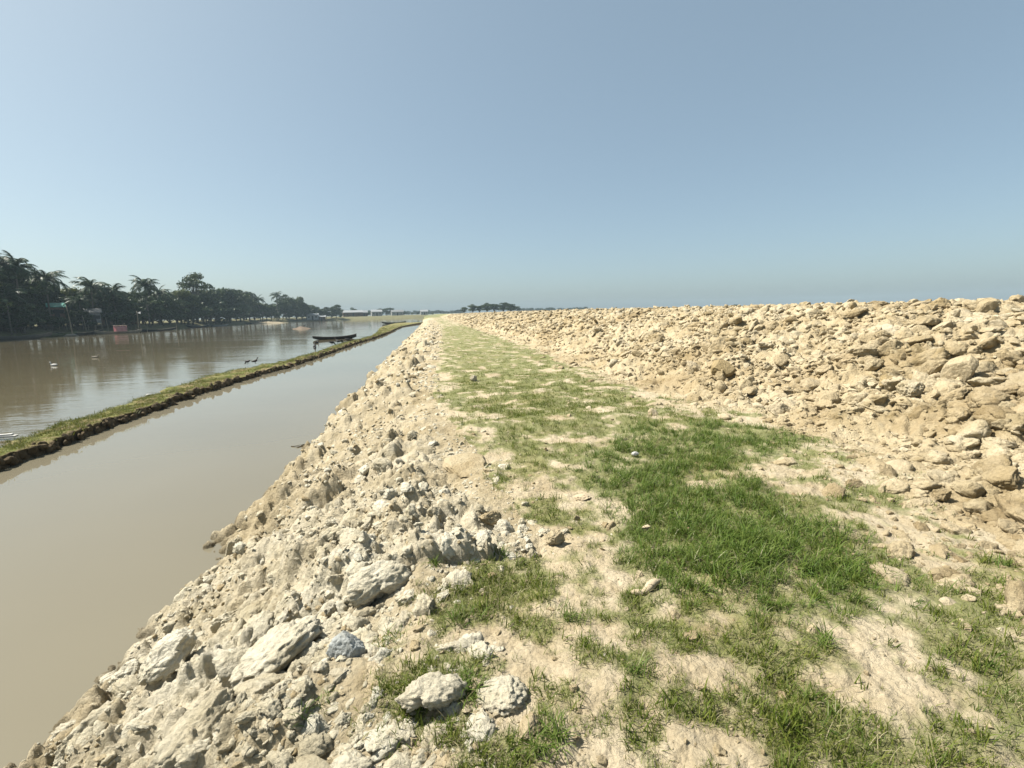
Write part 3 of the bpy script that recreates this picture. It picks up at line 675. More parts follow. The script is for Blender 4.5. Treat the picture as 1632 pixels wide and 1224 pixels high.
TB = [tuft('strip_tuft', 660+k, 22, 0.075, 0.06, 0.007, M_GRASSB, 2, 0.5) for k in range(4)]
def grass(name, n, which, seed, rmin, rmax, meshes, s_lo, s_hi, label, amin, amax, power=1.0):
    rs = np.random.default_rng(seed)
    a = rs.uniform(YAW-math.radians(54), YAW+math.radians(54), n); u01 = rs.uniform(0, 1, n)
    r = np.exp(math.log(rmin)+u01**power*math.log(rmax/rmin))
    x, y = r*np.sin(a), r*np.cos(a); g, l = greens(x, y)
    d = g if which == 'short' else l
    keep = rs.uniform(amin, amax, n) < d**1.5*(np.where(which == 'short', 1-0.5*l, 1))
    x, y = x[keep], y[keep]; m = len(x); z = height(x, y)
    s = rs.uniform(s_lo, s_hi, m)*(0.65+0.5*d[keep])
    rot = np.stack([rs.normal(0, 0.15, m), rs.normal(0, 0.15, m), rs.uniform(0, 6.283, m)], 1)
    scl = np.stack([s, s, s*rs.uniform(0.7, 1.2, m)], 1)
    scatter(name, np.stack([x, y, z], 1), rot, scl, rs.integers(0, len(meshes), m), meshes, None, label, 'grass')
    return m
n1 = grass('long_grass', 26000, 'long', 701, 1.0, 14, TL, 0.7, 1.35, 'dark green long grass growing in a thick patch', 0.15, 0.9)
n2 = grass('short_grass', 80000, 'short', 702, 0.9, 12, TS, 0.6, 1.4, 'short sparse grass over the tan soil', 0.12, 1.05)
n3 = grass('meadow_grass', 26000, 'short', 703, 7, 75, TF, 0.7, 1.3, 'short green turf running away between bank and embankment', 0.1, 0.8)
# grass on the strip between the waters
rs = np.random.default_rng(710); m = 9000
v_ = np.exp(rs.uniform(math.log(4), math.log(125), m)); c_ = rs.uniform(0.03, 0.9, m)
iu = np.interp(v_, sv, uc)+(np.interp(v_, sv, ur)-np.interp(v_, sv, uc))*c_
ri = np.clip((c_*14).astype(int), 0, 13)
zi = np.array([np.interp(v_[k], sv, BZ[fw+ri[k]]) for k in range(m)])
kk = rs.uniform(0, 1, m) < np.clip(0.75+0.7*fbm(iu*1.1, v_*1.1, 3, 341), 0.1, 1)
s_ = rs.uniform(0.5, 1.2, m)*np.clip(0.8+v_/60, 0.8, 1.6)
nm = 900; vm = np.exp(rs.uniform(math.log(3.5), math.log(110), nm)); sm = rs.uniform(0.03, 0.13, nm)*np.clip(0.6+vm/30, 0.6, 1.6)
um = np.interp(vm, sv, uc)+rs.normal(0.0, 0.05, nm)
MC = [clod_mesh('mud_clod', 960+k, M_MUD, 3, 5, 0.25, shapes[k]) for k in range(4)]
scatter('mud_clods', np.stack([um, vm, WATER+rs.uniform(-0.03, 0.2, nm)], 1), rs.uniform(0, 6.28, (nm, 3)), np.stack([sm, sm, sm*0.8], 1), rs.integers(0, 4, nm), MC, berm)
s_ = s_*np.where(rs.uniform(0, 1, m) < 0.12, 1.8, 1.0)
scatter('strip_grass', np.stack([iu, v_, zi], 1)[kk], np.stack([rs.normal(0, .15, m), rs.normal(0, .15, m), rs.uniform(0, 6.28, m)], 1)[kk], np.stack([s_, s_, s_*0.75], 1)[kk], rs.integers(0, 4, m)[kk], TB, None, 'yellow green grass on the strip between river and canal', 'grass')

# ------------------------------------------------------------------ mud bar, sand bar, bits at the water's edge
def mound(name, px, size, h, mat, seed, label):
    p = at(px[0], px[1], WATER); n = 40; V = []; F = []
    th = np.linspace(0, 2*math.pi, 48, endpoint=False)
    R = np.linspace(0, 1, 14)
    for r_ in R:
        wob = 1+0.25*fbm(np.cos(th)*1.6+seed, np.sin(th)*1.6, 3, seed)
        X = np.cos(th)*size[0]*r_*wob; Y = np.sin(th)*size[1]*r_*wob
        Z = h*(1-r_**1.6)*(0.75+0.5*fbm(X*0.6+seed, Y*0.6, 4, seed))-0.25*r_
        V.append(np.stack([X, Y, Z], 1))
    ii = np.arange(14*48).reshape(14, 48); j = np.roll(ii, -1, 1)
    F = np.stack([ii[:-1], ii[1:], j[1:], j[:-1]], -1).reshape(-1, 4)
    o = link(name, mesh_np(name, np.concatenate(V), F, mat, True, {'green': np.full(14*48, 0.0)}), None, (p[0], p[1], WATER), (0, 0, -YAW-math.atan2(px[0]-CX, F_PX)))
    return props(o, label, None, None, 'structure')
mound('mud_bar', (480, 524), (2.6, 4.0), 0.65, M_MUDPINK, 3, 'low pinkish brown mud bar out in the river')
mound('sand_bar', (430, 515.2), (9, 6), 1.0, M_SAND, 9, 'pale sand bar at the foot of the far trees')
def twigs(name, px, z, n, L, label, seed, mat=M_MUD):
    p = at(px[0], px[1], z); rs = np.random.default_rng(seed)
    root = props(empty(name, (p[0], p[1], z)), label, 'debris')
    for k in range(n):
        mb = MB(); a = rs.uniform(-0.6, 0.6)+(math.pi if rs.uniform() < 0.5 else 0); l = L*rs.uniform(0.4, 1); c = rs.normal(0, L*0.35, 2)
        t = np.linspace(0, 1, 5)
        mb.tube(np.stack([c[0]+np.cos(a)*l*(t-0.5), c[1]+np.sin(a)*l*(t-0.5)+0.02*np.sin(t*6+k), 0.005+0.05*rs.uniform()*t], 1), 0.012*(1-0.6*t), 5)
        link('twig', mb.mesh('twig', mat), root)
    return root
twigs('brushwood', (482, 711), WATER, 6, 0.22, 'small tangle of dark twigs in the canal beside the bank', 5)
single('mud_lump', (487, 712), 0.24, 'dark wet mud lump jutting from the bank into the canal', M_MUD, 525, (1, 0.8, 0.35), 0.5, (0, 0), 'lump', 5, up=0.05)
p = at(8, 700, WATER+0.03); mb = MB(); mb.box((0, 0, 0.05), (0.8, 0.12, 0.04)); mb.box((0.1, 0.02, 0.09), (0.4, 0.1, 0.035), 0.1)
props(link('plank', mb.mesh('plank', M_FLOAT), None, (p[0]-0.25, p[1]+0.1, WATER+0.02), (0, 0, math.radians(6))), 'white plank at the water edge of the grassy strip', 'plank')
p = at(237, 630, -1.05); mb = MB(); mb.tube([(-0.22, 0, 0.03), (-0.08, 0.02, 0.09), (0.1, 0, 0.10), (0.22, -0.02, 0.03)], [0.02, 0.09, 0.08, 0.02], 8)
props(link('litter', mb.mesh('litter', M_FLOAT, True), None, (p[0], p[1], -1.1), (0, 0, 0.4), 0.55), 'white scrap of litter on the grassy strip', 'litter')

# ------------------------------------------------------------------ trees
def broadleaf(seed, H, mat, lobes, airy=0.0, nleaf=3400, trunk_h=0.35, width=0.36, leaf=0.028):
    """returns trunk mesh and crown mesh, base at 0, total height H"""
    rs = np.random.default_rng(seed); mb = MB()
    th = trunk_h*H; lean = rs.normal(0, 0.03*H, 2)
    mb.tube([(0, 0, -0.3), (0.1*lean[0], 0.1*lean[1], th*0.5), (lean[0]*0.5, lean[1]*0.5, th), (lean[0], lean[1], th*1.7)], [0.028*H, 0.022*H, 0.018*H, 0.007*H], 8)
    LC = []
    for k in range(lobes):
        a = rs.uniform(0, 6.283); rad_ = width*H*math.sqrt(rs.uniform(0.05, 1))*0.75
        zc = th+(H-th)*rs.uniform(0.18, 0.86); rr_ = H*rs.uniform(0.10, 0.17)*(1-0.35*airy)
        rad_ *= 1-0.55*max(0, (zc-th)/(H-th)-0.4)
        c = np.array([rad_*math.cos(a)+lean[0], rad_*math.sin(a)+lean[1], zc]); LC.append((c, rr_))
        s0 = np.array([lean[0]*0.5, lean[1]*0.5, th*rs.uniform(0.75, 1.2)])
        mid_ = 0.5*(s0+c)+np.array([0, 0, -0.03*H]); mb.tube([s0, mid_, c], [0.011*H, 0.007*H, 0.003*H], 5)
    zt = max(c[2]+r_ for c, r_ in LC)
    V = []; tone = []
    w_ = np.array([r_**2 for c, r_ in LC]); w_ /= w_.sum()
    for k in range(nleaf):
        c, r_ = LC[rs.choice(len(LC), p=w_)]
        d = rs.normal(size=3); d /= np.linalg.norm(d); d[2] = abs(d[2])*0.9-0.25 if rs.uniform() < 0.7 else d[2]
        p = c+d*r_*np.array([1.15, 1.15, 0.8])*(0.55+0.55*rs.uniform()**0.6)
        nrm = d+rs.normal(0, 0.6, 3); nrm /= np.linalg.norm(nrm); a = np.cross(nrm, rs.normal(size=3)); a /= np.linalg.norm(a); b = np.cross(nrm, a)
        s = leaf*H*rs.uniform(0.5, 1.2)
        V += [p-a*s-b*s*0.25, p-b*s*0.6, p+a*s, p+b*s*0.6]; tone += [rs.uniform(0, 1)]*4
    V = np.array(V)*np.array([1, 1, H/zt]); n_ = len(V)//4
    crown = mesh_np('crown', V, np.arange(n_*4).reshape(-1, 4), mat, False, {'tone': tone})
    return mb.mesh('trunk', M_BARK, True), crown
def frond_mesh(seed, L, droop):
    rs = np.random.default_rng(seed); V = []; F = []; T = []; tone = []
    ns = 13; p = np.zeros(3); th = math.radians(52); pts = []
    for s in range(ns+1):
        pts.append(p.copy()); p = p+np.array([math.cos(th), 0, math.sin(th)])*L/ns; th -= droop/ns*(0.6+0.9*s/ns)
    pts = np.array(pts)
    for s in range(ns):
        for sg in (-1, 1):
            a, b = pts[s], pts[s+1]; f = (s+0.5)/ns; ll = L*0.27*math.sin(math.pi*min(1, 0.12+f*0.92))**0.7*rs.uniform(0.85, 1.15)
            for q in (0.15, 0.62):
                c = a+(b-a)*q; w_ = np.linalg.norm(b-a)*0.34
                tip = c+(b-a)/np.linalg.norm(b-a)*ll*0.45+np.array([0, sg*ll*0.75, -ll*rs.uniform(0.25, 0.65)])
                k = len(V); V += [c, c+(b-a)*0.52, tip]; T.append([k, k+1, k+2]); tone += [rs.uniform(0, 0.9)]*3
    k = len(V)
    for q in pts: V += [q+np.array([0, 0.03, 0.0]), q+np.array([0, -0.03, 0])]; tone += [0.5]*2
    for s in range(ns): F.append([k+2*s, k+2*s+1, k+2*s+3, k+2*s+2])
    return mesh_np('frond', V, F, M_PALM, False, {'tone': tone}, T)
FR = [frond_mesh(800+k, 1.0, d) for k, d in enumerate((1.5, 1.9, 2.4, 2.9))]
def palm_trunk(seed):
    rs = np.random.default_rng(seed); mb = MB(); t = np.linspace(0, 1, 9); b = rs.normal(0, 0.05, 2)
    mb.tube(np.stack([b[0]*t**2, b[1]*t**2, t*1.02-0.02], 1), 0.019-0.008*t+0.008*np.exp(-t*12), 8)
    return mb.mesh('trunk', M_PBARK, True), b
PT = [palm_trunk(820+k) for k in range(4)]
def tree_spot(x, ytop, off):
    """stand a tree on the far shore behind pixel column x, its top at pixel row ytop"""
    d0 = ray(x, 505); a = math.atan2(d0[0], d0[1]); R = float(shore_r(a))+off
    X, Y = R*math.sin(a), R*math.cos(a); z = float(height(np.array([X]), np.array([Y]), False)[0])
    d = ray(x, ytop); t = R/math.hypot(d[0], d[1]); return X, Y, z, max(1.5, EYE[2]+d[2]*t-z)
def palm(x, ytop, off, label, group=None, seed=0, nf=26, spot=None):
    X, Y, z, H = spot or tree_spot(x, ytop, off); rs = np.random.default_rng(seed+int(x)+3000)
    root = props(empty('palm_tree', (X, Y, z-0.1), rs.uniform(0, 6.28)), label, 'palm', group)
    tm, b = PT[rs.integers(4)]; fl = min(4.6, 0.40*H); th = H-fl*0.42
    link('trunk', tm, root, (0, 0, 0), None, (th, th, th))
    tip = (b[0]*th, b[1]*th, th*1.0)
    for k in range(nf):
        e = -0.55+1.5*(k/nf)**0.8+rs.normal(0, 0.12)
        o = link('frond', FR[rs.integers(4)], root, tip, None, fl*rs.uniform(0.85, 1.15))
        o.rotation_euler = (rs.normal(0, 0.15), e, k*2.39996+rs.normal(0, 0.15))
    return root
BL = {'d': [broadleaf(900+k, 10.0, M_LEAFD, 19, 0, 4200, 0.16, 0.36) for k in range(4)], 'm': [broadleaf(910+k, 10.0, M_LEAFM, 17, 0, 4000, 0.18, 0.36) for k in range(4)],
      'l': [broadleaf(920+k, 10.0, M_LEAFL, 11) for k in range(2)], 'a': [broadleaf(930, 10.0, M_LEAFM, 13, 0.75, 1700, 0.5, 0.30, 0.022)]}
SH = [broadleaf(940+k, 3.0, (M_LEAFD, M_LEAFM, M_LEAFD)[k], 12, 0, 1500, 0.12, 0.55, 0.06) for k in range(3)]
def tree(x, ytop, off, kind, label, group=None, wide=1.0, seed=0, name='broadleaf_tree', spot=None):
    X, Y, z, H = spot or tree_spot(x, ytop, off); rs = np.random.default_rng(abs(seed+int(x*3)+off+5000))
    tm, cm = BL[kind][rs.integers(len(BL[kind]))]; s = H/10.0
    root = props(empty(name, (X, Y, z-0.1), rs.uniform(0, 6.28)), label, 'tree', group); root.scale = (s*wide, s*wide, s)
    link('trunk', tm, root); link('crown', cm, root); return root
def shrub(x, ytop, off, label, group, seed=0, wide=1.3):
    X, Y, z, H = tree_spot(x, ytop, off); rs = np.random.default_rng(abs(seed+int(x*3)+5077))
    tm, cm = SH[rs.integers(3)]; s = H/3.0
    root = props(empty('shrub', (X, Y, z-0.1), rs.uniform(0, 6.28)), label, 'shrub', group); root.scale = (s*wide, s*wide, s)
    link('stem', tm, root); link('foliage', cm, root); return root
G1, G2 = 'trees on the far river bank', 'shrubs along the far river bank'
palm(-45, 402, 8, 'coconut palm cut by the left edge of the picture', G1)
palm(4, 406, 10, 'tall coconut palm leaning into the left edge of the picture', G1)
palm(34, 412, 5, 'full crowned coconut palm, tallest at the left end of the far bank', G1, nf=32)
palm(80, 432, 6, 'coconut palm rising alone to the right of the tallest one', G1, nf=28)
palm(150, 446, 5, 'coconut palm above the grey hut', G1)
palm(166, 452, 9, 'coconut palm just right of the one above the grey hut', G1)
palm(186, 455, 7, 'small coconut palm above the pink cloth', G1)
palm(237, 444, 4, 'coconut palm above the tall bamboo pole', G1, nf=30)
palm(256, 458, 8, 'darker coconut palm right of the one above the bamboo pole', G1)
palm(130, 470, 4, 'low coconut palm left of the grey hut', G1)
palm(205, 480, 3, 'low coconut palm right of the pink cloth', G1)
palm(14, 460, 3, 'low coconut palm beneath the tallest one at far left', G1)
palm(415, 472, 6, 'first small palm over the sand bar', G1)
palm(443, 466, 8, 'second small palm over the sand bar, with a round crown', G1)
tree(60, 440, 16, 'd', 'dark tree between the tallest palm and the lone palm', G1)
tree(100, 456, 14, 'd', 'dark tree behind the teal tarp', G1)
tree(122, 455, 12, 'l', 'light green tree between the lone palm and the grey hut palm', G1)
tree(210, 462, 12, 'd', 'dark rounded tree right of the small palm above the pink cloth', G1)
tree(270, 462, 12, 'd', 'dark tree behind the bamboo pole palms', G1)
tree(288, 458, 9, 'l', 'yellow green tree left of the tall airy tree', G1)
tree(314, 431, 10, 'a', 'tall airy tree with open crown, highest of the middle trees', G1)
tree(300, 466, 5, 'd', 'dark tree under the left side of the airy tree', G1)
tree(328, 470, 5, 'd', 'dark tree under the right side of the airy tree', G1)
tree(345, 449, 8, 'm', 'leafy tree next right of the airy tree', G1)
tree(366, 458, 8, 'd', 'second tree right of the airy tree', G1)
tree(383, 459, 6, 'm', 'third tree right of the airy tree', G1)
tree(398, 472, 4, 'd', 'low dark tree at the point where the near trees end', G1)
tree(425, 482, 6, 'm', 'tree left of the round palm over the sand bar', G1)
tree(456, 467, 8, 'm', 'pointed tree right of the round palm over the sand bar', G1)
tree(472, 471, 8, 'm', 'spreading tree right of the pointed tree', G1)
tree(488, 480, 6, 'd', 'dark tree left of the white roof among far trees', G1)
tree(505, 486, 9, 'm', 'small hazy tree beside the white roof', G1)
tree(520, 488, 7, 'd', 'hazy dark tree above the dark boat', G1)
tree(536, 484, 8, 'd', 'last rounded tree of the hazy grove', G1, 1.2)
rs = np.random.default_rng(55)
cano = ([-120, 0, 60, 110, 130, 200, 225, 270, 330, 400, 412, 490, 548], [400, 415, 440, 460, 458, 460, 462, 464, 458, 468, 486, 484, 490])
ZN = [(-8, 'beyond the left edge palm'), (55, 'about the tallest left palm'), (105, 'about the teal tarp hut'), (140, 'just left of the grey tin hut'), (178, 'about the grey tin hut'), (215, 'about the pink cloth shelter'), (262, 'about the tall bamboo pole'), (298, 'left of the tall airy tree'), (340, 'about the tall airy tree'), (405, 'at the point right of the airy tree'), (462, 'about the sand bar palms'), (600, 'in the hazy grove above the dark boat')]
def where(x): return next(t for b, t in ZN if x < b)
for x in np.arange(-110, 545, 13.0):      # the row behind, which nothing tells apart
    t_ = float(np.interp(x, *cano))+rs.uniform(-6, 6)
    tree(x+rs.uniform(-5, 5), t_, int(rs.integers(18, 30)), 'dmdml'[int(rs.integers(5))], 'tree half hidden in the back row, '+where(x), 'back row of far bank trees, '+where(x), 1.35, 9)
for x in np.arange(-100, 545, 10.0):
    yb = float(np.interp(x, [a for a, b in _sh], [b for a, b in _sh])); hpx = float(np.interp(x, [0, 300, 400, 540], [62, 54, 34, 18]))
    shrub(x+rs.uniform(-4, 4), yb-hpx*rs.uniform(0.55, 1.05), int(rs.integers(5, 12)), 'dark shrub on the far bank, '+where(x), G2+', '+where(x), 3)
tree_x = 345; shrub(352, 506, 1, 'grey green shrub hanging over the water right of the boats', G2, 31, 1.6)
# hazy far groves beyond the river's end
for k, (x, t_, R) in enumerate([(563, 489, 420), (572, 494, 430), (590, 494, 450), (606, 491, 460), (616, 490, 470), (624, 489.5, 470), (636, 494.5, 520), (648, 496, 520), (585, 496, 400), (600, 497, 410), (552, 495, 430), (644, 497, 450), (657, 497, 460), (666, 497.5, 470), (690, 497, 520), (702, 497.5, 540), (715, 497, 560), (726, 497, 560)]):
    d0 = ray(x, 500); a = math.atan2(d0[0], d0[1]); X, Y = R*math.sin(a), R*math.cos(a); d = ray(x, t_); z = float(height(np.array([X]), np.array([Y]), False)[0])
    H = EYE[2]+d[2]*R/math.hypot(d[0], d[1])-z
    tree(x, 0, k, 'md'[k % 2], ('hazy distant tree left of the distant white house' if x < 599 else 'hazy distant tree right of the distant white house'), ('hazy trees left of the distant house' if x < 599 else 'hazy trees right of the distant house'), 1.2, 5, spot=(X, Y, z, max(3, H)))
# the grove that stands out of the plain beyond the embankment
for k, (x, t_, kd, lb) in enumerate([(739, 490, 'm', 'small separate tree at the left end of the plain grove'), (753, 485.5, 'm', 'rounded tree second from the left in the plain grove'), (764, 488, 'd', 'low tree third from the left in the plain grove'), (777, 483, 'm', 'pointed tree at the middle of the plain grove'), (788, 485, 'd', 'dark tree right of the pointed one in the plain grove'), (802, 482.5, 'd', 'dark domed tree, tallest of the plain grove'), (814, 484, 'd', 'wide dark tree second from the right in the plain grove'), (824, 488, 'm', 'thin tree at the right end of the plain grove')]):
    R = 300+6*(k % 3); d0 = ray(x, 497); a = math.atan2(d0[0], d0[1]); X, Y = R*math.sin(a), R*math.cos(a); z = float(height(np.array([X]), np.array([Y]), False)[0])
    d = ray(x, t_-1.5); H = EYE[2]+d[2]*R/math.hypot(d[0], d[1])-z
    tree(x, 0, k, kd, lb, 'grove on the plain', 1.6, 8, spot=(X, Y, z, max(3, H)))
for k, (x, t_, R) in enumerate([(989, 491.0, 420), (1031, 489.8, 430), (1056, 489, 420), (1172, 484.5, 300)]):
    d0 = ray(x, 492); a = math.atan2(d0[0], d0[1]); X, Y = R*math.sin(a), R*math.cos(a); z = 0.3; d = ray(x, t_); H = EYE[2]+d[2]*R/math.hypot(d[0], d[1])-z
    tree(x, 0, k, 'd', 'tiny far bush peeping over the embankment crest', 'far bushes over the embankment', 1.2, 8, spot=(X, Y, z, max(2.2, H)))
# far wooded horizon, one mass
rs = np.random.default_rng(66); n_ = 240
px_ = np.concatenate([rs.uniform(520, 740, 120), rs.uniform(826, 935, 80), rs.uniform(935, 1250, 40)])
P = []; S = []
for x in px_:
    R = rs.uniform(720, 900); d0 = ray(x, 495); a = math.atan2(d0[0], d0[1]); P.append((R*math.sin(a), R*math.cos(a), 0.2)); s = rs.uniform(0.45, 0.8) if x < 935 else rs.uniform(0.3, 0.42); S.append((s*1.5, s*1.5, s))
FC = [BL['d'][k][1] for k in range(3)]
scatter('far_wood', P, np.stack([np.zeros(n_), np.zeros(n_), rs.uniform(0, 6.28, n_)], 1), S, rs.integers(0, 3, n_), FC, None, 'blue hazy line of far woods along the horizon', 'wood')

# ------------------------------------------------------------------ boats
def boat(px, L, W, D, label, group=None, mats=(M_TAR, M_TARIN, M_WOODG), rz=0.0, sheer=0.35, draft=0.12, z=WATER, cat='boat', bow=1.0):
    p = at(px[0], px[1], WATER); a = math.atan2(ray(px[0], px[1])[0], ray(px[0], px[1])[1])
    root = props(empty('wooden_boat', (p[0], p[1], z), -a+rz), label, cat, group)
    nst = 19; ts = np.linspace(-1, 1, nst); ring = []
    for t in ts:
        b = W/2*max(0.04, (1-abs(t)**2.6))**0.85; gz = D+sheer*abs(t)**2.4*(bow if t > 0 else 1); kz = -draft+(0.75*D+sheer*0.6)*abs(t)**4
        o = [(-b, gz), (-b*0.93, gz*0.45+kz*0.55), (-b*0.62, kz+0.05), (0, kz), (b*0.62, kz+0.05), (b*0.93, gz*0.45+kz*0.55), (b, gz)]
        k = 0.035; bi_ = max(b-k, 0.005)
        i = [(bi_, gz-0.003), (bi_*0.9, gz*0.45+kz*0.55+k), (bi_*0.55, kz+0.05+k), (0, kz+k+0.02), (-bi_*0.55, kz+0.05+k), (-bi_*0.9, gz*0.45+kz*0.55+k), (-bi_, gz-0.003)]
        ring.append([(t*L/2, y_, z_) for y_, z_ in o+i])
    V = np.array(ring); m = V.shape[1]; ii = np.arange(nst*m).reshape(nst, m); j = np.roll(ii, -1, 1)
    F = np.stack([ii[:-1], j[:-1], j[1:], ii[1:]], -1)
    hull = mesh_np('hull', V.reshape(-1, 3), F.reshape(-1, 4), mats[0], True)
    hull.materials.append(mats[1]); mi = np.zeros((nst-1, m), np.int32); mi[:, 7:13] = 1; hull.polygons.foreach_set('material_index', mi.ravel())
    hull.polygons.foreach_set('use_smooth', np.zeros(len(hull.polygons), bool))
    link('hull', hull, root)
    for t in (-0.45, 0.05, 0.5):
        mb = MB(); b = W/2*(1-abs(t)**2.6)**0.85; mb.box((t*L/2, 0, D*0.78), (0.2, b*1.86, 0.035)); link('thwart', mb.mesh('thwart', mats[2]), root)
    for sg in (-1, 1):
        mb = MB(); q = [(t*L/2, sg*(W/2*max(0.04, (1-abs(t)**2.6))**0.85+0.015), D+sheer*abs(t)**2.4*(bow if t > 0 else 1)) for t in ts]
        mb.tube(q, 0.03, 5); link('gunwale', mb.mesh('gunwale', mats[2]), root)
    for t0, t1 in ((-0.98, -0.72), (0.72, 0.98)):
        mb = MB(); V_ = []
        for t in np.linspace(t0, t1, 5):
            b = W/2*max(0.04, (1-abs(t)**2.6))**0.85; g_ = D+sheer*abs(t)**2.4*(bow if t > 0 else 1)-0.03
            V_ += [(t*L/2, -b*0.95, g_), (t*L/2, b*0.95, g_)]
        mb.add(V_, [[2*k, 2*k+1, 2*k+3, 2*k+2] for k in range(4)]); link('end_deck', mb.mesh('end_deck', mats[2]), root)
    return root
BG = 'wooden boats moored along the far bank'
boat((534, 540.5), 5.1, 1.1, 0.28, 'dark tarred rowing boat floating beyond the grassy strip', None, (M_TAR, M_TARIN, M_TAR), 0.05, 0.2, bow=1.5)
boat((628, 516.0), 7.5, 1.3, 0.35, 'second dark boat, small and far, drawn up on the grass point', None, (M_TAR, M_TARIN, M_TAR), 0.05, 0.35, z=WATER+0.05)
boat((18, 540.5), 11, 1.6, 0.5, 'long grey brown boat at the left edge of the far bank', BG, (M_WOODG, M_TARIN, M_WOODG), 0.05, 0.5)
boat((2, 537.5), 9, 1.5, 0.55, 'grey boat behind the long one at the left edge', BG, (M_WOODG, M_TARIN, M_WOODG), -0.12, 0.6, z=WATER+0.25)
boat((85, 535.5), 7.5, 1.5, 0.45, 'faded green boat moored under the leaning pole', BG, (M_GREENP, M_TARIN, M_GREENP), 0.03, 0.4)
boat((123, 533.5), 9.0, 1.3, 0.4, 'dark boat with pale gunwale left of the pink cloth', BG, (M_TAR, M_TARIN, M_WOODP), -0.03, 0.7)
boat((190, 531.3), 8.5, 1.3, 0.35, 'pale sided boat beneath the pink cloth', BG, (M_WOODP, M_TARIN, M_WOODP), 0.03, 0.55)
boat((250, 527.3), 9.0, 1.4, 0.4, 'grey boat right of the tall bamboo pole', BG, (M_TAR, M_TARIN, M_WOODP), 0.03, 0.5)
boat((316, 521.8), 7.0, 1.3, 0.5, 'dark boat with white rail left of the overhanging shrub', BG, (M_TAR, M_TARIN, M_WALLW), 0.1, 0.5)
boat((350, 519.6), 6.0, 1.3, 0.4, 'small pale boat under the overhanging shrub', BG, (M_WALLW, M_TARIN, M_WALLW), 0.0, 0.35)
boat((400, 516.0), 9.0, 1.6, 0.5, 'dark boat at the left end of the sand bar', BG, (M_TAR, M_TARIN, M_WOODP), 0.2, 0.6)
p = at(113, 536, WATER); mb = MB(); mb.tube([(-1.2, 0, 0.0), (-0.5, 0, 0.25), (0.5, 0.05, 0.28), (1.2, 0, 0.0)], [0.05, 0.28, 0.26, 0.05], 8)
props(link('sack', mb.mesh('sack', M_WOODP, True), None, (p[0], p[1], WATER-0.05), (0, 0, 0.6)), 'pale floating bundle between the green boat and the dark boat', 'bundle')

# ------------------------------------------------------------------ poles, cloth, huts on the far bank
def pole(px0, px1, label, group='bamboo poles on the far bank', rad_=0.07, z0=None):
    b = at(px0[0], px0[1], WATER); d0 = math.hypot(b[0], b[1]); d = ray(*px1); t = d0/math.hypot(d[0], d[1]); tip = EYE+d*t
    h = tip-b; k = np.linspace(0, 1, 9); mb = MB()
    mb.tube(np.stack([h[0]*k+0.1*np.sin(k*3), h[1]*k, -0.6+(h[2]+0.6)*k], 1), rad_*(1-0.5*k)*(1+0.12*(np.arange(9) % 2)), 7)
    return props(link('bamboo_pole', mb.mesh('bamboo_pole', M_BAMBOO, True), None, (b[0], b[1], WATER)), label, 'pole', group)
pole((116, 535), (105, 487), 'tall bamboo pole leaning left above the green boat', rad_=0.12)
pole((139, 532.5), (131, 503), 'bamboo pole leaning left of the grey hut', rad_=0.11)
pole((152, 531.5), (151.5, 509), 'upright pole standing in front of the grey hut', rad_=0.08)
pole((173, 531), (168, 506), 'thin leaning pole between the grey hut and the pink cloth', rad_=0.08)
pole((184, 530), (183.5, 506), 'thin upright pole just left of the pink cloth', rad_=0.06)
pole((221, 529.5), (218, 496), 'tallest upright bamboo pole right of the pink cloth', rad_=0.13)
pole((234, 528), (234, 512), 'short stake second right of the pink cloth', rad_=0.08)
pole((281, 531), (280, 512), 'lone bamboo stake standing out in the river', rad_=0.06)
# pink cloth hung on a frame over the boat
p = at(193, 531.3, WATER); d0 = math.hypot(p[0], p[1]); a = math.atan2(p[0], p[1])
root = props(empty('cloth_shelter', (p[0], p[1], WATER+0.32), -a), 'bright pink cloth shelter on the pale sided boat', 'shelter')
for X in (-1.15, 1.15):
    for Y in (-0.42, 0.42):
        mb = MB(); mb.tube([(X, Y, -0.2), (X*0.98, Y, 1.35)], 0.035, 6); link('post', mb.mesh('post', M_BAMBOO, True), root)
nx, nz = 25, 12; gx, gz = np.meshgrid(np.linspace(-1.2, 1.2, nx), np.linspace(0.12, 1.32, nz), indexing='ij')
gy = -0.5+0.06*np.sin(gx*7+gz*2)+0.05*np.sin(gx*3.1-gz*4)
ii = np.arange(nx*nz).reshape(nx, nz); Fc = np.stack([ii[:-1, :-1], ii[1:, :-1], ii[1:, 1:], ii[:-1, 1:]], -1).reshape(-1, 4)
Vc = np.stack([gx, gy, gz+0.05*np.sin(gx*5)*(gz > 1.2)], -1).reshape(-1, 3)
mo = link('side_cloth', mesh_np('side_cloth', Vc, Fc, M_PINK), root); md = mo.modifiers.new('t', 'SOLIDIFY'); md.thickness = 0.02
gy2 = np.linspace(-0.52, 0.52, nz); g1, g2 = np.meshgrid(np.linspace(-1.25, 1.25, nx), gy2, indexing='ij')
mo = link('roof_cloth', mesh_np('roof_cloth', np.stack([g1, g2, 1.36+0.14*np.cos(g2*2.4)+0.03*np.sin(g1*4)], -1).reshape(-1, 3), Fc, M_WALLB), root); md = mo.modifiers.new('t', 'SOLIDIFY'); md.thickness = 0.02

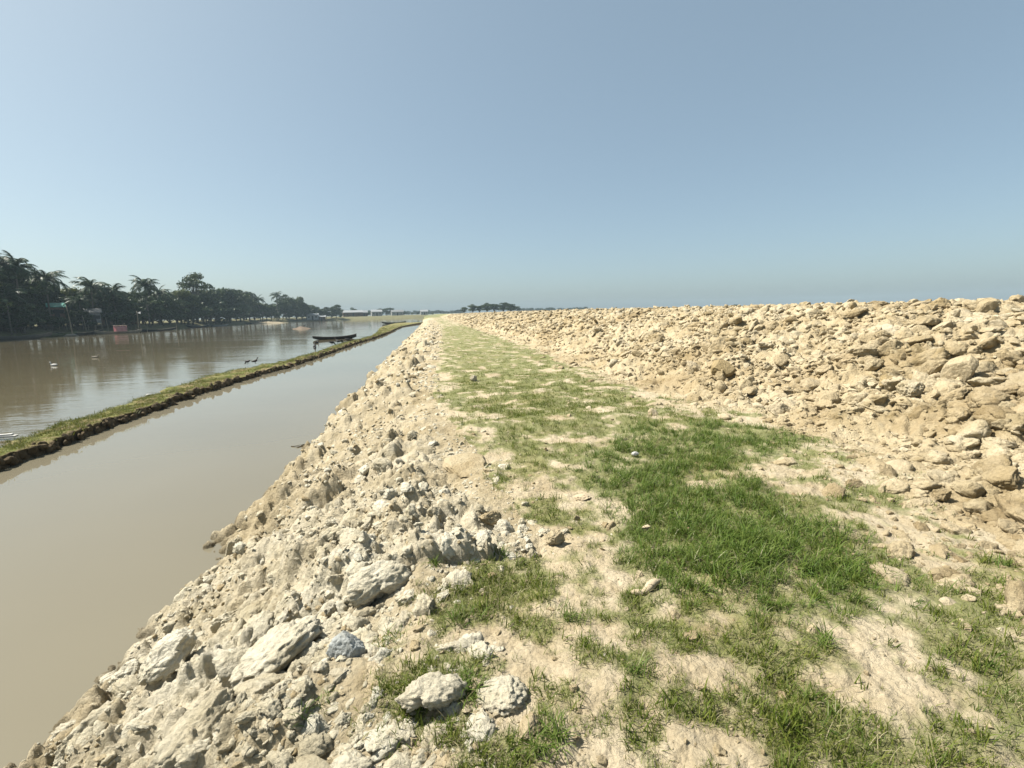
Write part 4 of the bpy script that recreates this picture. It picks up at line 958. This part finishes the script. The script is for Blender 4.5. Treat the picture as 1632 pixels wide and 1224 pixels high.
def house(loc, rz, size, label, wall_m, roof_m, group=None, hip=0.9, stilts=0.0, name='house', windows=2):
    root = props(empty(name, loc, rz), label, 'house', group); L, W, H = size; z0 = stilts
    mb = MB(); mb.box((0, 0, z0+H/2), (L, W, H)); wo = link('wall', mb.mesh('wall', wall_m), root)
    mb = MB(); e = 0.35; rh = hip; V_ = []
    t = 0.08
    for s in (-1, 1):
        y0, y1 = s*(W/2+e), 0.0; z_0, z_1 = z0+H-0.05, z0+H+rh
        k = [(-L/2-e, y0, z_0), (L/2+e, y0, z_0), (L/2+e, y1, z_1), (-L/2-e, y1, z_1)]
        kk_ = [(a_, b_, c_+t) for a_, b_, c_ in k]
        mb.add(k+kk_, [[0, 3, 2, 1], [4, 5, 6, 7], [0, 1, 5, 4], [1, 2, 6, 5], [2, 3, 7, 6], [3, 0, 4, 7]])
    link('roof', mb.mesh('roof', roof_m), root)
    mb = MB(); g_ = []
    for sx in (-1, 1):
        mb.add([(sx*L/2, -W/2, z0+H), (sx*L/2, W/2, z0+H), (sx*L/2, 0, z0+H+rh*0.93)], (), [[0, 1, 2]])
    link('gable', mb.mesh('gable', wall_m), root)
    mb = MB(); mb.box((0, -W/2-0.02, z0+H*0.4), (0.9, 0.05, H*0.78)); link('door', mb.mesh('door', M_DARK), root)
    for k in range(windows):
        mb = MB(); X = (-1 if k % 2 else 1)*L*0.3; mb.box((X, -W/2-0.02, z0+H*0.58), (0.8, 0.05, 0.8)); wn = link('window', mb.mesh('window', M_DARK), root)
        mb = MB(); mb.box((X, -W/2-0.05, z0+H*0.58-0.43), (0.95, 0.1, 0.06)); link('sill', mb.mesh('sill', wall_m), wn)
    if stilts:
        for X in (-L/2+0.1, 0, L/2-0.1):
            for Y in (-W/2+0.1, W/2-0.1):
                mb = MB(); mb.tube([(X, Y, -1.0), (X, Y, z0)], 0.07, 6); link('post', mb.mesh('post', M_BAMBOO), root)
    return root
def house_at(x, off, zadd, size, label, wm, rm, **k):
    d0 = ray(x, 505); a = math.atan2(d0[0], d0[1]); R = float(shore_r(a))+off; X, Y = R*math.sin(a), R*math.cos(a)
    z = float(height(np.array([X]), np.array([Y]), False)[0])
    return house((X, Y, z+zadd), -a, size, label, wm, rm, **k)
house_at(149, 5, 0.2, (2.6, 2.2, 2.6), 'grey tin hut on stilts above the moored boats', M_TIN, M_TIN, stilts=1.3, windows=1, name='hut')
house_at(92, 7, 0.9, (2.6, 2.2, 2.4), 'brown hut under a teal tarp among the left palms', M_WALLB, M_TEAL, stilts=1.6, name='hut')
house_at(170, 7, 0.0, (2.2, 2, 2.0), 'low dark hut with pale roof left of the pink cloth', M_WALLB, M_TIN, stilts=0.8, windows=1, name='hut')
house_at(205, 9, 0.0, (4.5, 3, 2.4), 'dark hut hidden behind the pink cloth shelter', M_WALLB, M_TIN, stilts=0.5, name='hut')
house_at(498, 4, 0.0, (7, 5, 3.0), 'small white roofed house among the hazy grove', M_WALLW, M_TINW)
house_at(512, 3, -0.6, (5, 4, 2.6), 'low house at the water under the hazy grove', M_WALLB, M_TINW)
for k, (x, R, sz, lb, wm, rm) in enumerate([(562, 385, (14, 8, 3.2), 'long distant shed with a pale roof left of the white house', M_WALLB, M_TINW), (580, 390, (5, 4, 3), 'tiny distant house between the shed and the white house', M_WALLB, M_TINW), (600, 400, (8, 7, 3.4), 'distant plain white house, brightest of the far ones', M_WALLW, M_TINW), (633, 430, (10, 7, 3.2), 'distant low house right of the white house', M_WALLW, M_TIN), (676, 480, (7, 6, 3.2), 'farthest tiny pale house near the river bend', M_WALLW, M_TINW)]):
    d0 = ray(x, 500); a = math.atan2(d0[0], d0[1]); X, Y = R*math.sin(a), R*math.cos(a); z = float(height(np.array([X]), np.array([Y]), False)[0])
    house((X, Y, z), -a+0.1, sz, lb, wm, rm, group='distant houses beyond the river', hip=1.6)

# ------------------------------------------------------------------ ducks
def duck(px, z, heading, label, mat, group=None, pose='stand', s=1.0):
    p = at(px[0], px[1], z); root_mb = MB()
    if pose == 'swim':
        sp = [(-0.26, 0, 0.10), (-0.2, 0, 0.075), (-0.08, 0, 0.05), (0.06, 0, 0.045), (0.15, 0, 0.07), (0.19, 0, 0.14), (0.20, 0, 0.21), (0.225, 0, 0.25), (0.26, 0, 0.25), (0.285, 0, 0.24)]
        rd = [0.012, 0.05, 0.095, 0.10, 0.07, 0.036, 0.032, 0.042, 0.036, 0.012]
    elif pose == 'feed':
        sp = [(-0.25, 0, 0.30), (-0.18, 0, 0.26), (-0.06, 0, 0.22), (0.06, 0, 0.20), (0.15, 0, 0.18), (0.21, 0, 0.12), (0.235, 0, 0.07), (0.25, 0, 0.045), (0.275, 0, 0.02), (0.285, 0, 0.005)]
        rd = [0.012, 0.05, 0.085, 0.09, 0.065, 0.034, 0.03, 0.04, 0.03, 0.01]
    else:
        sp = [(-0.25, 0, 0.14), (-0.18, 0, 0.16), (-0.07, 0, 0.19), (0.05, 0, 0.22), (0.12, 0, 0.27), (0.145, 0, 0.34), (0.15, 0, 0.41), (0.17, 0, 0.45), (0.205, 0, 0.45), (0.235, 0, 0.44)]
        rd = [0.012, 0.05, 0.085, 0.088, 0.06, 0.034, 0.03, 0.04, 0.034, 0.012]
    root_mb.tube(sp, rd, 10)
    if pose != 'swim':
        for sg in (-1, 1):
            root_mb.tube([(0.0, sg*0.045, 0.15), (0.01, sg*0.045, 0.08), (-0.005, sg*0.045, 0.006), (0.05, sg*0.05, 0.004)], [0.016, 0.011, 0.009, 0.012], 5)
    o = props(link('duck', root_mb.mesh('duck', mat, True), None, (p[0], p[1], z), (0, 0, heading), s), label, 'duck', group)
    b = sp[-1]; mb = MB(); mb.tube([(b[0]-0.02, 0, b[2]), (b[0]+0.04, 0, b[2]-0.012)], [0.016, 0.007], 6, 1.3); link('bill', mb.mesh('bill', M_BILL, True), o)
    return o
zb = lambda px_: float(np.interp(at(px_[0], px_[1], -1.0)[1], sv, top))-0.06
duck((395, 580.5), -1.1, 2.6, 'black duck with raised tail, left of the nearest pair on the strip', M_FEATHD, 'ducks', 'feed', 0.85)
duck((407, 579.5), -1.08, 0.2, 'hunched black duck, right of the nearest pair on the strip', M_FEATHD, 'ducks', 'stand', 0.8)
duck((86, 583), WATER, 3.0, 'white duck swimming nearest to us in the river', M_FEATHW, 'ducks', 'swim', 0.95)
duck((152, 570), WATER, 0.3, 'pale duck swimming alone farther out than the white one', M_WOODP, 'ducks', 'swim', 0.9)
duck((505, 547), WATER, 1.2, 'dark duck swimming just below the left end of the boat', M_FEATHD, 'ducks', 'swim', 1.3)
duck((501.5, 553.5), WATER, 1.7, 'upper dark duck of the two at the strip left of the boat', M_FEATHD, 'ducks', 'swim', 1.4)
duck((502.5, 558.5), WATER+0.02, 1.4, 'lower dark duck of the two at the strip left of the boat', M_FEATHD, 'ducks', 'stand', 1.0)
for k, (px_, lb, ps) in enumerate([((529, 550), 'leftmost of four dark ducks feeding under the boat', 'feed'), ((538.5, 547.5), 'second from left of four dark ducks under the boat', 'stand'), ((545, 547.5), 'third from left of four dark ducks under the boat', 'feed'), ((555, 545.3), 'rightmost of four dark ducks feeding under the boat', 'feed')]):
    duck(px_, -1.12, (0.3, 2.8, 1.4, 0.2)[k], lb, M_FEATHD, 'ducks', ps, 1.25)
duck((485, 521.5), WATER+0.5, 0.4, 'dark bird resting on the mud bar', M_FEATHD, 'ducks', 'stand', 1.6)

# ------------------------------------------------------------------ haze
HZ = 1560.0
mb = MB(); mb.box((0, 0, 0), (2*HZ, 2*HZ, 1)); 
hm = mb.mesh('haze', None); co = np.array([v.co[:] for v in hm.vertices]); co[:, 2] = np.where(co[:, 2] > 0, 30.0, -4.0); hm.vertices.foreach_set('co', co.astype(np.float32).ravel())
mh = bpy.data.materials.new('haze'); mh.use_nodes = True; n = mh.node_tree; n.nodes.remove(n.nodes['Principled BSDF'])
pv = n.nodes.new('ShaderNodeVolumePrincipled'); pv.inputs['Color'].default_value = (0.40, 0.51, 0.58, 1); pv.inputs['Density'].default_value = 0.00045; pv.inputs['Anisotropy'].default_value = 0.0
n.links.new(pv.outputs[0], n.nodes['Material Output'].inputs['Volume']); hm.materials.append(mh)
props(link('haze', hm), 'pale blue haze in the air', None, None, 'stuff')
